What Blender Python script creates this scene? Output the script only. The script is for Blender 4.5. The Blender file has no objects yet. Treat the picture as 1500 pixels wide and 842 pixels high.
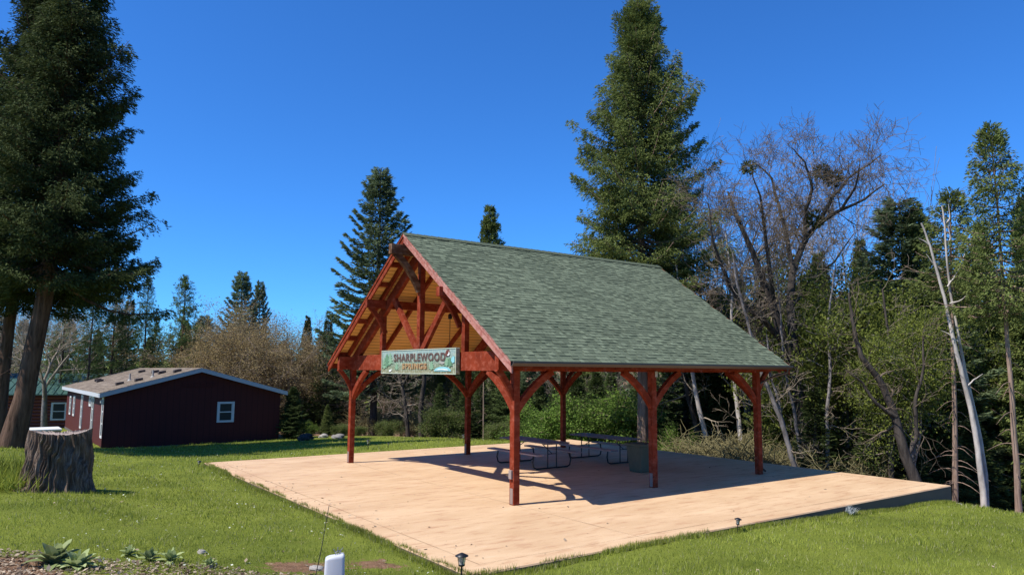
import bpy, math, random
import numpy as np
from mathutils import Vector, Matrix
R = math.radians
scene = bpy.context.scene
col = scene.collection

# ------------------------------------------------------------------ camera
F, PIT, ROL, CH = 1065.0, 0.115, 0.0066, 2.75
def unproj(u, v, z=None, y=None):
    a, b = u - 750, v - 421
    a, b = a*math.cos(ROL) + b*math.sin(ROL), -a*math.sin(ROL) + b*math.cos(ROL)
    D = (a, F*math.cos(PIT) + b*math.sin(PIT), F*math.sin(PIT) - b*math.cos(PIT))
    t = (z - CH)/D[2] if z is not None else y/D[1]
    return Vector((t*D[0], t*D[1], CH + t*D[2]))
cam = bpy.data.cameras.new('camera')
cam.sensor_width = 36; cam.lens = F/1500*36; cam.clip_end = 3000; cam.clip_start = .1
co = bpy.data.objects.new('camera', cam); col.objects.link(co); scene.camera = co
U = Vector((0, -math.sin(PIT), math.cos(PIT))); X = Vector((1, 0, 0)); FW = Vector((0, math.cos(PIT), math.sin(PIT)))
rt = X*math.cos(ROL) + U*math.sin(ROL); up = U*math.cos(ROL) - X*math.sin(ROL)
m = Matrix((rt, up, -FW)).transposed().to_4x4(); m.translation = (0, 0, CH); co.matrix_world = m

# ------------------------------------------------------------------ helpers
def tag(o, label=None, cat=None, group=None, kind=None):
    if label: o['label'] = label
    if cat: o['category'] = cat
    if group: o['group'] = group
    if kind: o['kind'] = kind
    return o
def empty(name, loc=(0, 0, 0), rz=0):
    o = bpy.data.objects.new(name, None); col.objects.link(o); o.location = loc; o.rotation_euler = (0, 0, rz)
    o.empty_display_size = .3
    return o
def link(name, me, mt, parent=None):
    o = bpy.data.objects.new(name, me); col.objects.link(o)
    for x in (mt if isinstance(mt, (list, tuple)) else [mt]): me.materials.append(x)
    if parent: o.parent = parent
    return o
class MB:
    def __init__(s): s.v = []; s.f = []; s.sm = []; s.mi = []
    def add(s, vs, fs, smooth=False, mi=0):
        n = len(s.v); s.v += [tuple(p) for p in vs]
        for f in fs: s.f.append(tuple(n+i for i in f)); s.sm.append(smooth); s.mi.append(mi)
    def box(s, x0, x1, y0, y1, z0, z1, mi=0):
        vs = [(x, y, z) for z in (z0, z1) for y in (y0, y1) for x in (x0, x1)]
        s.add(vs, [(0,2,3,1),(4,5,7,6),(0,1,5,4),(2,6,7,3),(0,4,6,2),(1,3,7,5)], mi=mi)
    def beam(s, p, q, w, h, upv=(0, 0, 1), mi=0):
        p, q = Vector(p), Vector(q); d = (q-p).normalized(); sd = d.cross(Vector(upv)).normalized(); u2 = sd.cross(d)
        vs = [c + sd*(i*w/2) + u2*(j*h/2) for c in (p, q) for j in (-1, 1) for i in (-1, 1)]
        s.add(vs, [(0,1,3,2),(4,6,7,5),(0,4,5,1),(2,3,7,6),(0,2,6,4),(1,5,7,3)], mi=mi)
    def tube(s, pts, rad, n=8, cap=True, mi=0):
        pts = [Vector(p) for p in pts]; k = len(pts)
        if not hasattr(rad, '__len__'): rad = [rad]*k
        prev = None; rings = []
        for i in range(k):
            d = (pts[min(i+1, k-1)] - pts[max(i-1, 0)]).normalized()
            if prev is None: a = d.orthogonal().normalized()
            else: a = (prev - d*prev.dot(d)).normalized()
            prev = a; b = d.cross(a)
            rings.append([pts[i] + (a*math.cos(2*math.pi*j/n) + b*math.sin(2*math.pi*j/n))*rad[i] for j in range(n)])
        fs = [(i*n+j, i*n+(j+1) % n, (i+1)*n+(j+1) % n, (i+1)*n+j) for i in range(k-1) for j in range(n)]
        s.add([p for r_ in rings for p in r_], fs, True, mi)
        if cap:
            s.add(rings[0], [tuple(range(n-1, -1, -1))], mi=mi); s.add(rings[-1], [tuple(range(n))], mi=mi)
    def prism(s, poly, off, mi=0):
        """poly: coplanar 3-D points; extruded by the vector off"""
        n = len(poly); off = Vector(off); a = [Vector(p) for p in poly]; b = [p+off for p in a]
        s.add(a+b, [tuple(range(n-1, -1, -1)), tuple(range(n, 2*n))] + [(i, (i+1) % n, n+(i+1) % n, n+i) for i in range(n)], mi=mi)
    def build(s, name, mt, parent=None, bevel=0):
        me = bpy.data.meshes.new(name); me.from_pydata(s.v, [], s.f)
        me.polygons.foreach_set('use_smooth', s.sm); me.polygons.foreach_set('material_index', s.mi); me.update()
        o = link(name, me, mt, parent)
        import bmesh
        bm = bmesh.new(); bm.from_mesh(me); bmesh.ops.recalc_face_normals(bm, faces=bm.faces)
        if bevel:
            es = [e for e in bm.edges if len(e.link_faces) == 2 and e.calc_face_angle(0) > .6]
            bmesh.ops.bevel(bm, geom=es, offset=bevel, segments=1, affect='EDGES', clamp_overlap=True)
        bm.to_mesh(me); bm.free()
        return o
def np_mesh(name, co_, nper, tint=None, smooth=False):
    """co_: (N*nper,3) array, every nper vertices one face"""
    n = len(co_); k = n//nper; me = bpy.data.meshes.new(name)
    me.vertices.add(n); me.vertices.foreach_set('co', np.ascontiguousarray(co_, dtype=np.float32).ravel())
    me.loops.add(n); me.loops.foreach_set('vertex_index', np.arange(n, dtype=np.int32))
    me.polygons.add(k); me.polygons.foreach_set('loop_start', np.arange(0, n, nper, dtype=np.int32))
    me.update(calc_edges=True)
    if tint is not None:
        at = me.attributes.new('tint', 'FLOAT', 'FACE'); at.data.foreach_set('value', np.ascontiguousarray(tint, dtype=np.float32))
    return me
def tubes_mesh(name, lines, tint=None):
    """lines: list of (points (k,3), radii (k,), sides)"""
    V = []; Fc = []; o = 0
    for P, r, n in lines:
        k = len(P); T = np.gradient(P, axis=0); T /= np.linalg.norm(T, axis=1)[:, None]+1e-9
        ref = np.array([1., 0, 0]) if abs(T[:, 0]).max() < .9 else (np.array([0, 1., 0]) if abs(T[:, 1]).max() < .9 else np.array([0, 0, 1.]))
        A = ref - T*(T@ref)[:, None]; A /= np.linalg.norm(A, axis=1)[:, None]+1e-9; B = np.cross(T, A)
        th = np.arange(n)*2*np.pi/n
        ring = P[:, None, :] + r[:, None, None]*(A[:, None, :]*np.cos(th)[None, :, None] + B[:, None, :]*np.sin(th)[None, :, None])
        V.append(ring.reshape(-1, 3))
        i = np.arange(k-1)[:, None]*n; j = np.arange(n)[None, :]; j2 = (j+1) % n
        Fc.append(np.stack([i+j, i+j2, i+n+j2, i+n+j], -1).reshape(-1, 4)+o); o += k*n
    V = np.concatenate(V); Fc = np.concatenate(Fc).astype(np.int32)
    me = bpy.data.meshes.new(name)
    me.vertices.add(len(V)); me.vertices.foreach_set('co', V.astype(np.float32).ravel())
    me.loops.add(Fc.size); me.loops.foreach_set('vertex_index', Fc.ravel())
    me.polygons.add(len(Fc)); me.polygons.foreach_set('loop_start', np.arange(0, Fc.size, 4, dtype=np.int32))
    me.update(calc_edges=True); me.polygons.foreach_set('use_smooth', np.ones(len(Fc), bool))
    return me

# ------------------------------------------------------------------ materials
class NT:
    def __init__(s, name, rough=.8, spec=.3):
        s.m = bpy.data.materials.new(name); s.m.use_nodes = True; s.t = s.m.node_tree; s.n = s.t.nodes
        s.b = s.n['Principled BSDF']; s.b.inputs['Roughness'].default_value = rough; s.b.inputs['Specular IOR Level'].default_value = spec
        s.out = s.n['Material Output']
    def lk(s, a, b): s.t.links.new(a, b)
    def node(s, ty, **k):
        n = s.n.new(ty)
        for a, v in k.items(): setattr(n, a, v)
        return n
    def coord(s, kind='Object'): 
        return s.node('ShaderNodeTexCoord').outputs[kind]
    def pos(s): return s.node('ShaderNodeNewGeometry').outputs['Position']
    def mapped(s, vec, scale=(1, 1, 1), rot=(0, 0, 0)):
        n = s.node('ShaderNodeMapping'); s.lk(vec, n.inputs[0]); n.inputs['Scale'].default_value = scale; n.inputs['Rotation'].default_value = rot
        return n.outputs[0]
    def noise(s, vec, scale, detail=4, rough=.6, out='Fac'):
        n = s.node('ShaderNodeTexNoise'); n.inputs['Scale'].default_value = scale; n.inputs['Detail'].default_value = detail; n.inputs['Roughness'].default_value = rough
        s.lk(vec, n.inputs['Vector']); return n.outputs[out]
    def ramp(s, fac, stops):
        n = s.node('ShaderNodeValToRGB'); e = n.color_ramp.elements
        while len(e) < len(stops): e.new(.5)
        for i, (p, c) in enumerate(stops):
            e[i].position = p; e[i].color = (*c, 1) if hasattr(c, '__len__') else (c, c, c, 1)
        s.lk(fac, n.inputs[0]); return n.outputs[0]
    def mix(s, fac, a, b, mode='MIX'):
        n = s.node('ShaderNodeMix', data_type='RGBA', blend_type=mode)
        for sk, v in ((n.inputs[0], fac), (n.inputs[6], a), (n.inputs[7], b)):
            if hasattr(v, 'links'): s.lk(v, sk)
            elif hasattr(v, '__len__'): sk.default_value = (*v, 1)
            else: sk.default_value = v
        return n.outputs[2]
    def bump(s, h, strength=.5, dist=.02):
        n = s.node('ShaderNodeBump'); n.inputs['Strength'].default_value = strength; n.inputs['Distance'].default_value = dist
        s.lk(h, n.inputs['Height']); s.lk(n.outputs[0], s.b.inputs['Normal'])
    def color(s, c):
        if hasattr(c, 'links'): s.lk(c, s.b.inputs['Base Color'])
        else: s.b.inputs['Base Color'].default_value = (*c, 1)
        return s
def plain(name, c, rough=.6, spec=.3, metal=0, var=.25, sc=6, bump=0):
    t = NT(name, rough, spec); t.b.inputs['Metallic'].default_value = metal
    v = t.coord(); n = t.noise(v, sc, 6)
    t.color(t.mix(n, [x*(1-var) for x in c], [min(1, x*(1+var)) for x in c]))
    if bump: t.bump(t.noise(v, sc*8), .4, bump)
    return t.m
def stained(name, dark, light, pale, amt):
    t = NT(name, .8, .10); v = t.coord()
    a = t.noise(v, 2.2, 5); b = t.noise(t.mapped(v, (2.2, 4, 5)), 1.8, 6, .62); k = t.noise(v, 9, 3)
    c = t.mix(t.ramp(a, [(.3, 0.), (.7, 1.)]), dark, light)
    c = t.mix(t.ramp(b, [(1-amt-.14, 0.), (1-amt+.16, .6)]), c, pale)
    c = t.mix(t.ramp(k, [(.28, 1.), (.36, 0.)]), c, [x*.45 for x in dark])
    t.color(c); t.bump(b, .25, .004); return t.m
M = {}
M['red'] = stained('red_stained_timber', (.13, .019, .007), (.24, .038, .014), (.42, .13, .08), .38)
M['redfade'] = stained('faded_red_timber', (.26, .075, .055), (.38, .15, .115), (.58, .36, .30), .46)
M['reddark'] = stained('weathered_brown_timber', (.07, .032, .016), (.15, .07, .035), (.42, .30, .20), .38)
def ceiling():
    t = NT('orange_ceiling_boards', .5, .35); v = t.coord()
    w = t.node('ShaderNodeTexWave', wave_type='BANDS', bands_direction='Y'); w.inputs['Scale'].default_value = 2.6; w.inputs['Distortion'].default_value = 0
    t.lk(v, w.inputs[0])
    gr = t.noise(t.mapped(v, (1.2, 14, 14)), 2, 6)
    br = t.noise(t.mapped(v, (.45, 8, 8)), 1, 0)
    c = t.mix(gr, (.70, .37, .105), (.86, .54, .19)); c = t.mix(t.ramp(br, [(.35, 0.), (.65, 1.)]), c, (.76, .42, .12))
    c = t.mix(t.ramp(w.outputs['Fac'], [(.0, 1.), (.06, 0.)]), c, (.12, .045, .015))
    t.color(c); return t.m
M['ceil'] = ceiling()
def tinted(name, a, b, trans=.35, rough=.75, spec=.08, extra=None):
    t = NT(name, rough, spec)
    at = t.node('ShaderNodeAttribute', attribute_name='tint'); oi = t.node('ShaderNodeObjectInfo')
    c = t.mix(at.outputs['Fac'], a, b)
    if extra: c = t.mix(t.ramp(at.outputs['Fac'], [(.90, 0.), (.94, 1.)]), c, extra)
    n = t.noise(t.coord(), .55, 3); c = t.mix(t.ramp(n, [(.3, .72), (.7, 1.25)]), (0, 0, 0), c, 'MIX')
    h = t.node('ShaderNodeHueSaturation'); mr = t.node('ShaderNodeMapRange'); mr.inputs['To Min'].default_value = .8; mr.inputs['To Max'].default_value = 1.2
    t.lk(oi.outputs['Random'], mr.inputs[0]); t.lk(mr.outputs[0], h.inputs['Value']); t.lk(c, h.inputs['Color'])
    c = h.outputs[0]; t.color(c)
    if trans:
        tr = t.node('ShaderNodeBsdfTranslucent'); t.lk(c, tr.inputs[0]); mx = t.node('ShaderNodeMixShader'); mx.inputs[0].default_value = trans
        t.lk(t.b.outputs[0], mx.inputs[1]); t.lk(tr.outputs[0], mx.inputs[2]); t.lk(mx.outputs[0], t.out.inputs[0])
    return t.m
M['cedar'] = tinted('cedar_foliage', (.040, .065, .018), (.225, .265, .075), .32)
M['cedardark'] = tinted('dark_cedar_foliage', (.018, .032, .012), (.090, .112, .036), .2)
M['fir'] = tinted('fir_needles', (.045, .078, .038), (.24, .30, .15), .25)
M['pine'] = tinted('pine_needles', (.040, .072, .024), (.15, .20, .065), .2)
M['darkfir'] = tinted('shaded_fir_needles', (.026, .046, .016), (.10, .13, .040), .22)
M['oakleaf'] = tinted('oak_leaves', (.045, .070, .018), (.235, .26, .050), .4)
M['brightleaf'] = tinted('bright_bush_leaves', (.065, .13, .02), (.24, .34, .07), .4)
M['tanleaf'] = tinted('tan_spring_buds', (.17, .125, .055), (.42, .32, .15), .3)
M['brush'] = tinted('dry_brush_stems', (.30, .26, .13), (.45, .38, .20), .2)
M['grass'] = tinted('grass_blades', (.14, .175, .020), (.38, .42, .072), .40, .6, .12, (.42, .39, .20))
M['litter'] = tinted('dead_leaf_litter', (.09, .055, .035), (.58, .46, .32), .1, .8, .1)
M['white'] = tinted('pale_petals', (.5, .52, .35), (.75, .75, .62), .2)
M['mullein'] = tinted('felty_grey_leaves', (.20, .26, .085), (.42, .47, .22), .25, .8, .1)
M['mistle'] = tinted('mistletoe_leaves', (.05, .06, .02), (.12, .13, .04), .2)
def bark(name, a, b, sx=9, sz=1.4, depth=.03):
    t = NT(name, .9, .1); v = t.coord()
    w = t.noise(t.mapped(v, (sx, sx, sz)), 1.0, 6, .65); k = t.noise(v, 1.3, 3)
    c = t.mix(t.ramp(w, [(.35, 0.), (.62, 1.)]), a, b); c = t.mix(t.ramp(k, [(.35, 0.), (.75, .5)]), c, b)
    t.color(c); t.bump(w, .8, depth); return t.m
M['barkcedar'] = bark('cedar_bark', (.035, .021, .014), (.14, .085, .058), 9, 1.2, .05)
M['barkred'] = bark('pale_cedar_bark', (.12, .078, .055), (.34, .24, .18), 11, 1.0)
M['barkdark'] = bark('dark_bark', (.025, .021, .018), (.085, .07, .058))
M['barkgrey'] = bark('grey_bark', (.08, .07, .065), (.24, .215, .20), 5, 2)
M['barkpale'] = bark('pale_bark', (.22, .19, .165), (.50, .45, .40), 4, 1.5)
M['twigdark'] = bark('oak_twigs', (.065, .048, .032), (.20, .155, .11), 5, 3, .01)
M['twiggrey'] = bark('grey_twigs', (.14, .11, .08), (.33, .27, .20), 5, 3, .01)
M['twigtan'] = bark('tan_twigs', (.12, .09, .065), (.26, .20, .145), 5, 3, .01)

# ------------------------------------------------------------------ pavilion frame of reference
TH = .9442; PX, PY = .079, 15.542
PHI = math.pi/2 - TH
W, L1, LL, H = 8.362, 4.16, 8.323, 2.762
def G(a, b, z=0):
    return Vector((PX + a*math.sin(TH) - b*math.cos(TH), PY + a*math.cos(TH) + b*math.sin(TH), z))
def Gi(x, y):
    x = x-PX; y = y-PY
    return x*math.sin(TH) + y*math.cos(TH), -x*math.cos(TH) + y*math.sin(TH)
SA0, SA1, SB0, SB1 = -3.613, LL+2.318, -3.934, W+2.336

# ------------------------------------------------------------------ terrain
ctrl = [(0,0,1.15),(-6,0,1.3),(6,0,1.0),(-15,2,1.5),(15,2,.6),(0,8,.3),(-4,9.5,.2),(-9,8.5,.6),(-8.4,13.5,.42),(-14,13,.5),(-17.6,26,.0),
 (-9.12,22.08,-.06),(-4.8,16.2,-.05),(-.54,10.24,-.03),(-2.5,13,-.04),(-7,19.2,-.05),(-18.4,33.4,-.8),(-12,38.2,-.8),(-27.8,46,-1.),(-21,51,-1.2),(-13,27,-.35),(-9,27,-.25),
 (-3.4,26.3,-.08),(-6,24,-.06),(2.42,30.45,-.25),(-6,33,-.4),(-9,40,-.75),(-3,38,-.7),(2,36,-1.2),(-4,30,-.15),
 (5.66,14.73,-.09),(2.3,12.3,-.03),(11,18.6,-.42),(8.5,16.8,-.24),(6,10,.0),(12,15,-.38),(12.5,17.0,-.50),(14.5,17.5,-.65),(14.2,19.6,-1.15),(16,21,-1.8),(20,25,-3.5),(18,15,-.9),(11,8,.1),
 (8,25.5,-1.0),(12,22.5,-1.6),(12,30,-3),(20,40,-6),(5,33,-1.6),(5,45,-3),(30,30,-6),(-60,60,-2),(-40,90,-4),(0,90,-6),(50,80,-10),(-90,20,0),(90,20,-8),(0,-40,3),(-60,-40,3),(60,-40,2),
 (0,300,6),(-300,300,6),(300,300,2),(500,0,0),(-500,0,5),(0,-400,5),(-500,700,10),(500,700,10)]
C = np.array(ctrl, float)
def _phi(r2): return np.sqrt(r2 + 2.25)
_A = _phi(((C[:, None, :2]-C[None, :, :2])**2).sum(-1)); _n = len(C)
_K = np.zeros((_n+1, _n+1)); _K[:_n, :_n] = _A; _K[:_n, _n] = 1; _K[_n, :_n] = 1
_w = np.linalg.solve(_K, np.append(C[:, 2], 0))
def gz(x, y):
    x = np.asarray(x, float); y = np.asarray(y, float); sh = x.shape; P = np.stack([x.ravel(), y.ravel()], -1)
    out = np.empty(len(P))
    for i in range(0, len(P), 20000):
        Q = P[i:i+20000]; out[i:i+20000] = _phi(((Q[:, None]-C[None, :, :2])**2).sum(-1))@_w[:_n] + _w[_n]
    X_ = P[:, 0]; Y_ = P[:, 1]
    out += .025*np.sin(X_*1.3+.4*Y_)*np.sin(Y_*1.1+1) + .012*np.sin(X_*3.1+2)*np.sin(Y_*2.7)
    aa, bb = Gi(X_, Y_)
    dx = np.maximum(np.maximum(SA0-aa, aa-SA1), 0); dy = np.maximum(np.maximum(SB0-bb, bb-SB1), 0); dd = np.hypot(dx, dy)
    near = np.exp(-(dd/.8)**2)
    out = np.where(dd < 3, np.minimum(out, -.035*near + out*(1-near*(out > -.035))), out)
    out = np.where(dd <= 0, np.minimum(out, -.12), out)
    return out.reshape(sh)
def g1(x, y): return float(gz(np.array([x]), np.array([y]))[0])
def at(u, dist, dz=0):
    p = unproj(u, 560, y=dist); return Vector((p.x, p.y, g1(p.x, p.y)+dz))
def ztop(u, v, dist): return unproj(u, v, y=dist).z

def soil(x, y):
    """bare-earth mask of the ground: a mulch bed at the near left, worn patches"""
    s_ = 1/(1+np.exp((y - 9.3 - .35*np.sin(x*1.7) - .2*np.sin(x*4.1+1))*6)) * 1/(1+np.exp((x+1.2+.4*np.sin(y*5))*3))
    for (cx, cy, r_) in ((-1.95, 10.9, .32), (-2.9, 10.4, .38), (12.1, 16.2, .16), (-1.3, 9.9, .45)):
        s_ = np.maximum(s_, np.exp(-(((x-cx)/1.5)**2+(y-cy)**2)/r_**2))
    s_ = np.maximum(s_, np.clip((np.asarray(y)-36)/8, 0, .9)*np.clip((x+30)/10, 0, 1))
    aa, bb = Gi(x, y)
    s_ = np.maximum(s_, np.clip((aa-SA1-.1)/1.0, 0, 1)*np.clip((SB1+.5-bb)/1.5, 0, 1)*np.clip((np.asarray(y)-17.5)/1.5, 0, 1))
    return np.clip(s_, 0, 1)
def terrain():
    N = 420
    t = np.linspace(-1, 1, N)
    def warp(t, c, near, far): return c + near*t + (far-near)*np.sign(t)*np.abs(t)**5
    xs = warp(t, 0, 42, 900); ys = warp(t, 18, 45, 1100)
    XX, YY = np.meshgrid(xs, ys, indexing='ij'); ZZ = gz(XX, YY)
    V = np.stack([XX, YY, ZZ], -1).reshape(-1, 3)
    i, j = np.meshgrid(np.arange(N-1), np.arange(N-1), indexing='ij'); a = (i*N+j).ravel()
    Fc = np.stack([a, a+N, a+N+1, a+1], -1).astype(np.int32)
    me = bpy.data.meshes.new('ground'); me.vertices.add(len(V)); me.vertices.foreach_set('co', V.astype(np.float32).ravel())
    me.loops.add(Fc.size); me.loops.foreach_set('vertex_index', Fc.ravel()); me.polygons.add(len(Fc)); me.polygons.foreach_set('loop_start', np.arange(0, Fc.size, 4, dtype=np.int32))
    me.update(calc_edges=True); me.polygons.foreach_set('use_smooth', np.ones(len(Fc), bool))
    at_ = me.attributes.new('soil', 'FLOAT', 'POINT'); at_.data.foreach_set('value', soil(V[:, 0], V[:, 1]).astype(np.float32))
    tt = NT('lawn_and_soil', .95, .05); v = tt.pos()
    n1 = tt.noise(v, .45, 5); n2 = tt.noise(v, 6, 6, .7); n3 = tt.noise(v, 45, 4, .7); n4 = tt.noise(v, 2.2, 5)
    gcol = tt.mix(tt.ramp(n1, [(.35, 0.), (.65, 1.)]), (.13, .16, .024), (.24, .27, .042))
    gcol = tt.mix(tt.ramp(n3, [(.35, 0.), (.7, 1.)]), tt.mix(.5, gcol, (.03, .045, .010)), gcol)
    gcol = tt.mix(tt.ramp(n4, [(.60, 0.), (.75, .5)]), gcol, (.16, .15, .05))
    scol = tt.mix(tt.ramp(n2, [(.3, 0.), (.7, 1.)]), (.10, .055, .032), (.26, .15, .085))
    scol = tt.mix(tt.ramp(n3, [(.58, 0.), (.66, 1.)]), scol, (.38, .28, .19))
    a_ = tt.node('ShaderNodeAttribute', attribute_name='soil')
    mm = tt.node('ShaderNodeMath', operation='ADD'); tt.lk(a_.outputs['Fac'], mm.inputs[0])
    m2 = tt.node('ShaderNodeMath', operation='MULTIPLY_ADD'); tt.lk(n2, m2.inputs[0]); m2.inputs[1].default_value = 1.7; m2.inputs[2].default_value = -.87; tt.lk(m2.outputs[0], mm.inputs[1])
    tt.color(tt.mix(tt.ramp(mm.outputs[0], [(.42, 0.), (.58, 1.)]), gcol, scol)); tt.bump(n3, .8, .03)
    o = link('ground', me, tt.m); tag(o, kind='structure'); return o
terrain()

# ------------------------------------------------------------------ patio slab
def patio():
    t = NT('peach_stained_concrete', .62, .25); v = t.coord()
    n1 = t.noise(t.mapped(v, (.5, 1.2, 1)), .8, 6, .62); n2 = t.noise(t.mapped(v, (.6, 2.6, 1)), 2.2, 7, .68); n3 = t.noise(v, 40, 4); n4 = t.noise(v, .5, 3)
    c = t.mix(t.ramp(n1, [(.3, 0.), (.7, 1.)]), (.49, .315, .172), (.63, .44, .26))
    c = t.mix(t.ramp(n2, [(.52, 0.), (.68, .9)]), c, (.40, .215, .115))
    c = t.mix(t.ramp(n2, [(.26, .6), (.42, 0.)]), c, (.68, .49, .33))
    c = t.mix(t.ramp(n4, [(.62, 0.), (.75, .35)]), c, (.36, .19, .12))
    c = t.mix(t.ramp(n3, [(.3, .25), (.5, 0.)]), c, (.30, .16, .09))
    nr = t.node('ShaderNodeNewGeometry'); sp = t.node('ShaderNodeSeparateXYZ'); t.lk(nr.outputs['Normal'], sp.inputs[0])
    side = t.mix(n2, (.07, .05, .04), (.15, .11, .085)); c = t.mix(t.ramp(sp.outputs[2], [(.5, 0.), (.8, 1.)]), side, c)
    t.color(c)
    bn = t.noise(t.mapped(v, (3, 9, 1)), 2, 5); t.bump(bn, .35, .012)
    root = empty('concrete_patio', G(0, 0), PHI); tag(root, kind='structure')
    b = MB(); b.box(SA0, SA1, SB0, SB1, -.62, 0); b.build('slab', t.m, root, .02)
    jm = plain('joint_dirt', (.16, .085, .05), .9, .1)
    j = MB(); z0, z1, w = .0, .003, .010; rng = random.Random(4)
    def line(a0, b0, a1, b1, wav=.0):
        n = 24
        for i in range(n):
            p, q = (a0+(a1-a0)*i/n, b0+(b1-b0)*i/n), (a0+(a1-a0)*(i+1)/n, b0+(b1-b0)*(i+1)/n)
            ww = w*rng.uniform(.35, 1)
            d = Vector((q[0]-p[0], q[1]-p[1])).normalized(); s_ = Vector((-d.y, d.x))*ww/2
            j.add([(p[0]-s_.x, p[1]-s_.y, z1), (q[0]-s_.x, q[1]-s_.y, z1), (q[0]+s_.x, q[1]+s_.y, z1), (p[0]+s_.x, p[1]+s_.y, z1)], [(0, 1, 2, 3)])
    e = .42
    line(SA0+e, SB0+e, SA1-e, SB0+e); line(SA0+e, SB0+e, SA0+e, SB1-e)
    line(SA0+e, SB1-e, SA1-e, SB1-e); line(SA1-e, SB0+e, SA1-e, SB1-e)
    line(0, SB0, 0, SB1)
    line(0, 0, SA1, 0)
    j.build('control_joints', jm, root)
patio()

# ------------------------------------------------------------------ pavilion
OV, GF, GB = .607, .554, .662
ZE, ZR = 2.975, 6.293
SL = (ZR-ZE)/(W/2+OV)
def roofz(b):                      # top of roof over b
    return ZE + SL*(b+OV) if b < W/2 else ZE + SL*(W+OV-b)
PV = empty('timber_pavilion', G(0, 0), PHI)
tag(PV, 'red stained timber frame pavilion with green shingle gable roof standing on the concrete patio', 'pavilion')
S = .155
def part(mb, name, mt=None, bevel=.006, label=None):
    o = mb.build(name, mt or M['red'], PV, bevel)
    if label: o['label'] = label
    return o
grey = plain('galvanised_plate', (.26, .19, .16), .6, .3, .1)
DU = .05                            # roof deck thickness
TR = (0.0, L1, LL)
def curved(a0, b0, z0, da, db, h, w=.15, th=.11, bulge=.62):
    """knee brace from the post at (a0,b0,z0) out by (da,db) and up by h"""
    mb = MB(); n = 9; p0 = Vector((a0, b0, z0)); p2 = Vector((a0+da, b0+db, z0+h))
    c = Vector((a0+da*(1-bulge), b0+db*(1-bulge), z0+h*bulge)); hor = Vector((da, db, 0)).normalized(); side = hor.cross(Vector((0, 0, 1)))
    inner = []; outer = []
    for i in range(n+1):
        t = i/n; p = p0*(1-t)**2 + c*2*t*(1-t) + p2*t*t; d = ((c-p0)*(1-t) + (p2-c)*t).normalized()
        nn = d.cross(side); nn = nn if nn.dot(hor) > 0 else -nn
        inner.append(p + nn*w/2); outer.append(p - nn*w/2)
    poly = inner + outer[::-1]
    k = len(poly); vs = [p - side*th/2 for p in poly] + [p + side*th/2 for p in poly]; m_ = n+1
    fs = [(i, i+1, k-2-i, k-1-i) for i in range(n)] + [(k+i, k+k-1-i, k+k-2-i, k+i+1) for i in range(n)] + [(i, (i+1) % k, k+(i+1) % k, k+i) for i in range(k)]
    mb.add(vs, fs); return mb
for a in TR:
    for b in (0, W):
        p = MB(); p.box(a-S/2, a+S/2, b-S/2, b+S/2, .0, H+.02 if b == 0 or b == W else 3); o = part(p, 'post')
        g = MB(); g.box(a-S/2-.006, a-S/2-.002, b-.05, b+.05, .02, .34); a < LL and g.build('post_base_plate', grey, o)
for b in (0, W):                    # eave plates run past the gables
    p = MB(); p.box(-GF+.07, LL+GB-.07, b-.07, b+.07, H+.022, 3.165); part(p, 'eave_beam')
for b in (2.2, W-2.2):
    z = roofz(b)-.30; p = MB(); p.box(-GF-.1, LL+GB+.1, b-.075, b+.075, z-.13, z+.10); part(p, 'purlin')
p = MB(); p.box(-.93, LL+GB+.3, W/2-.085, W/2+.085, 5.72, 5.98); part(p, 'ridge_beam', M['reddark'])
for a in TR:
    p = MB(); p.box(a-.068, a+.068, .08, W-.08, H, 3.20); part(p, 'tie_beam', bevel=.008)
    p = MB(); p.box(a-.072, a+.072, W/2-.085, W/2+.085, 3.203, 5.715); part(p, 'king_post')
    for b in (2.0, W-2.0):
        p = MB(); p.box(a-.066, a+.066, b-.075, b+.075, 3.203, roofz(b)-.44); part(p, 'queen_post')
    for sgn in (1, -1):
        b0, b1 = (.05, W/2-.09) if sgn == 1 else (W-.05, W/2+.09)
        zz = lambda b: roofz(b)-.245-.15
        p = MB(); p.beam((a, b0, zz(b0)), (a, b1, zz(b1)), .125, .27, (0, 0, 1)); part(p, 'principal_rafter')
        p = MB(); p.beam((a, W/2-sgn*.10, 3.24), (a, W/2-sgn*1.52, roofz(W/2-1.52)-.52), .10, .17); part(p, 'strut')
        curve = curved(a, 0 if sgn == 1 else W, 1.90, 0, sgn*1.0, .86); part(curve, 'knee_brace')
    if a > 0:
        p = MB(); p.box(a-.05, a+.05, 2.0, W-2.0, 4.50, 4.76); part(p, 'collar_beam')
for b in (0, W):
    for a in TR:
        if a < LL: part(curved(a, b, 1.88, 1.0, 0, .88), 'knee_brace')
        if a > 0: part(curved(a, b, 1.88, -1.0, 0, .88), 'knee_brace')
    part(curved(0, b, 2.10, -.47, 0, .70, .12, .09), 'overhang_brace'); part(curved(LL, b, 2.10, .5, 0, .70, .12, .09), 'overhang_brace')
for b in (2.2, W-2.2):
    part(curved(-.03, b-.0, roofz(b)-1.13, -.50, 0, .72, .12, .09), 'overhang_brace'); part(curved(LL+.03, b, roofz(b)-1.13, .50, 0, .72, .12, .09), 'overhang_brace')
part(curved(-.05, W/2, 4.80, -.72, 0, .95, .16, .13), 'overhang_brace', M['reddark']); part(curved(LL+.05, W/2, 4.95, .55, 0, .80, .16, .13), 'overhang_brace', M['reddark'])
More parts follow.
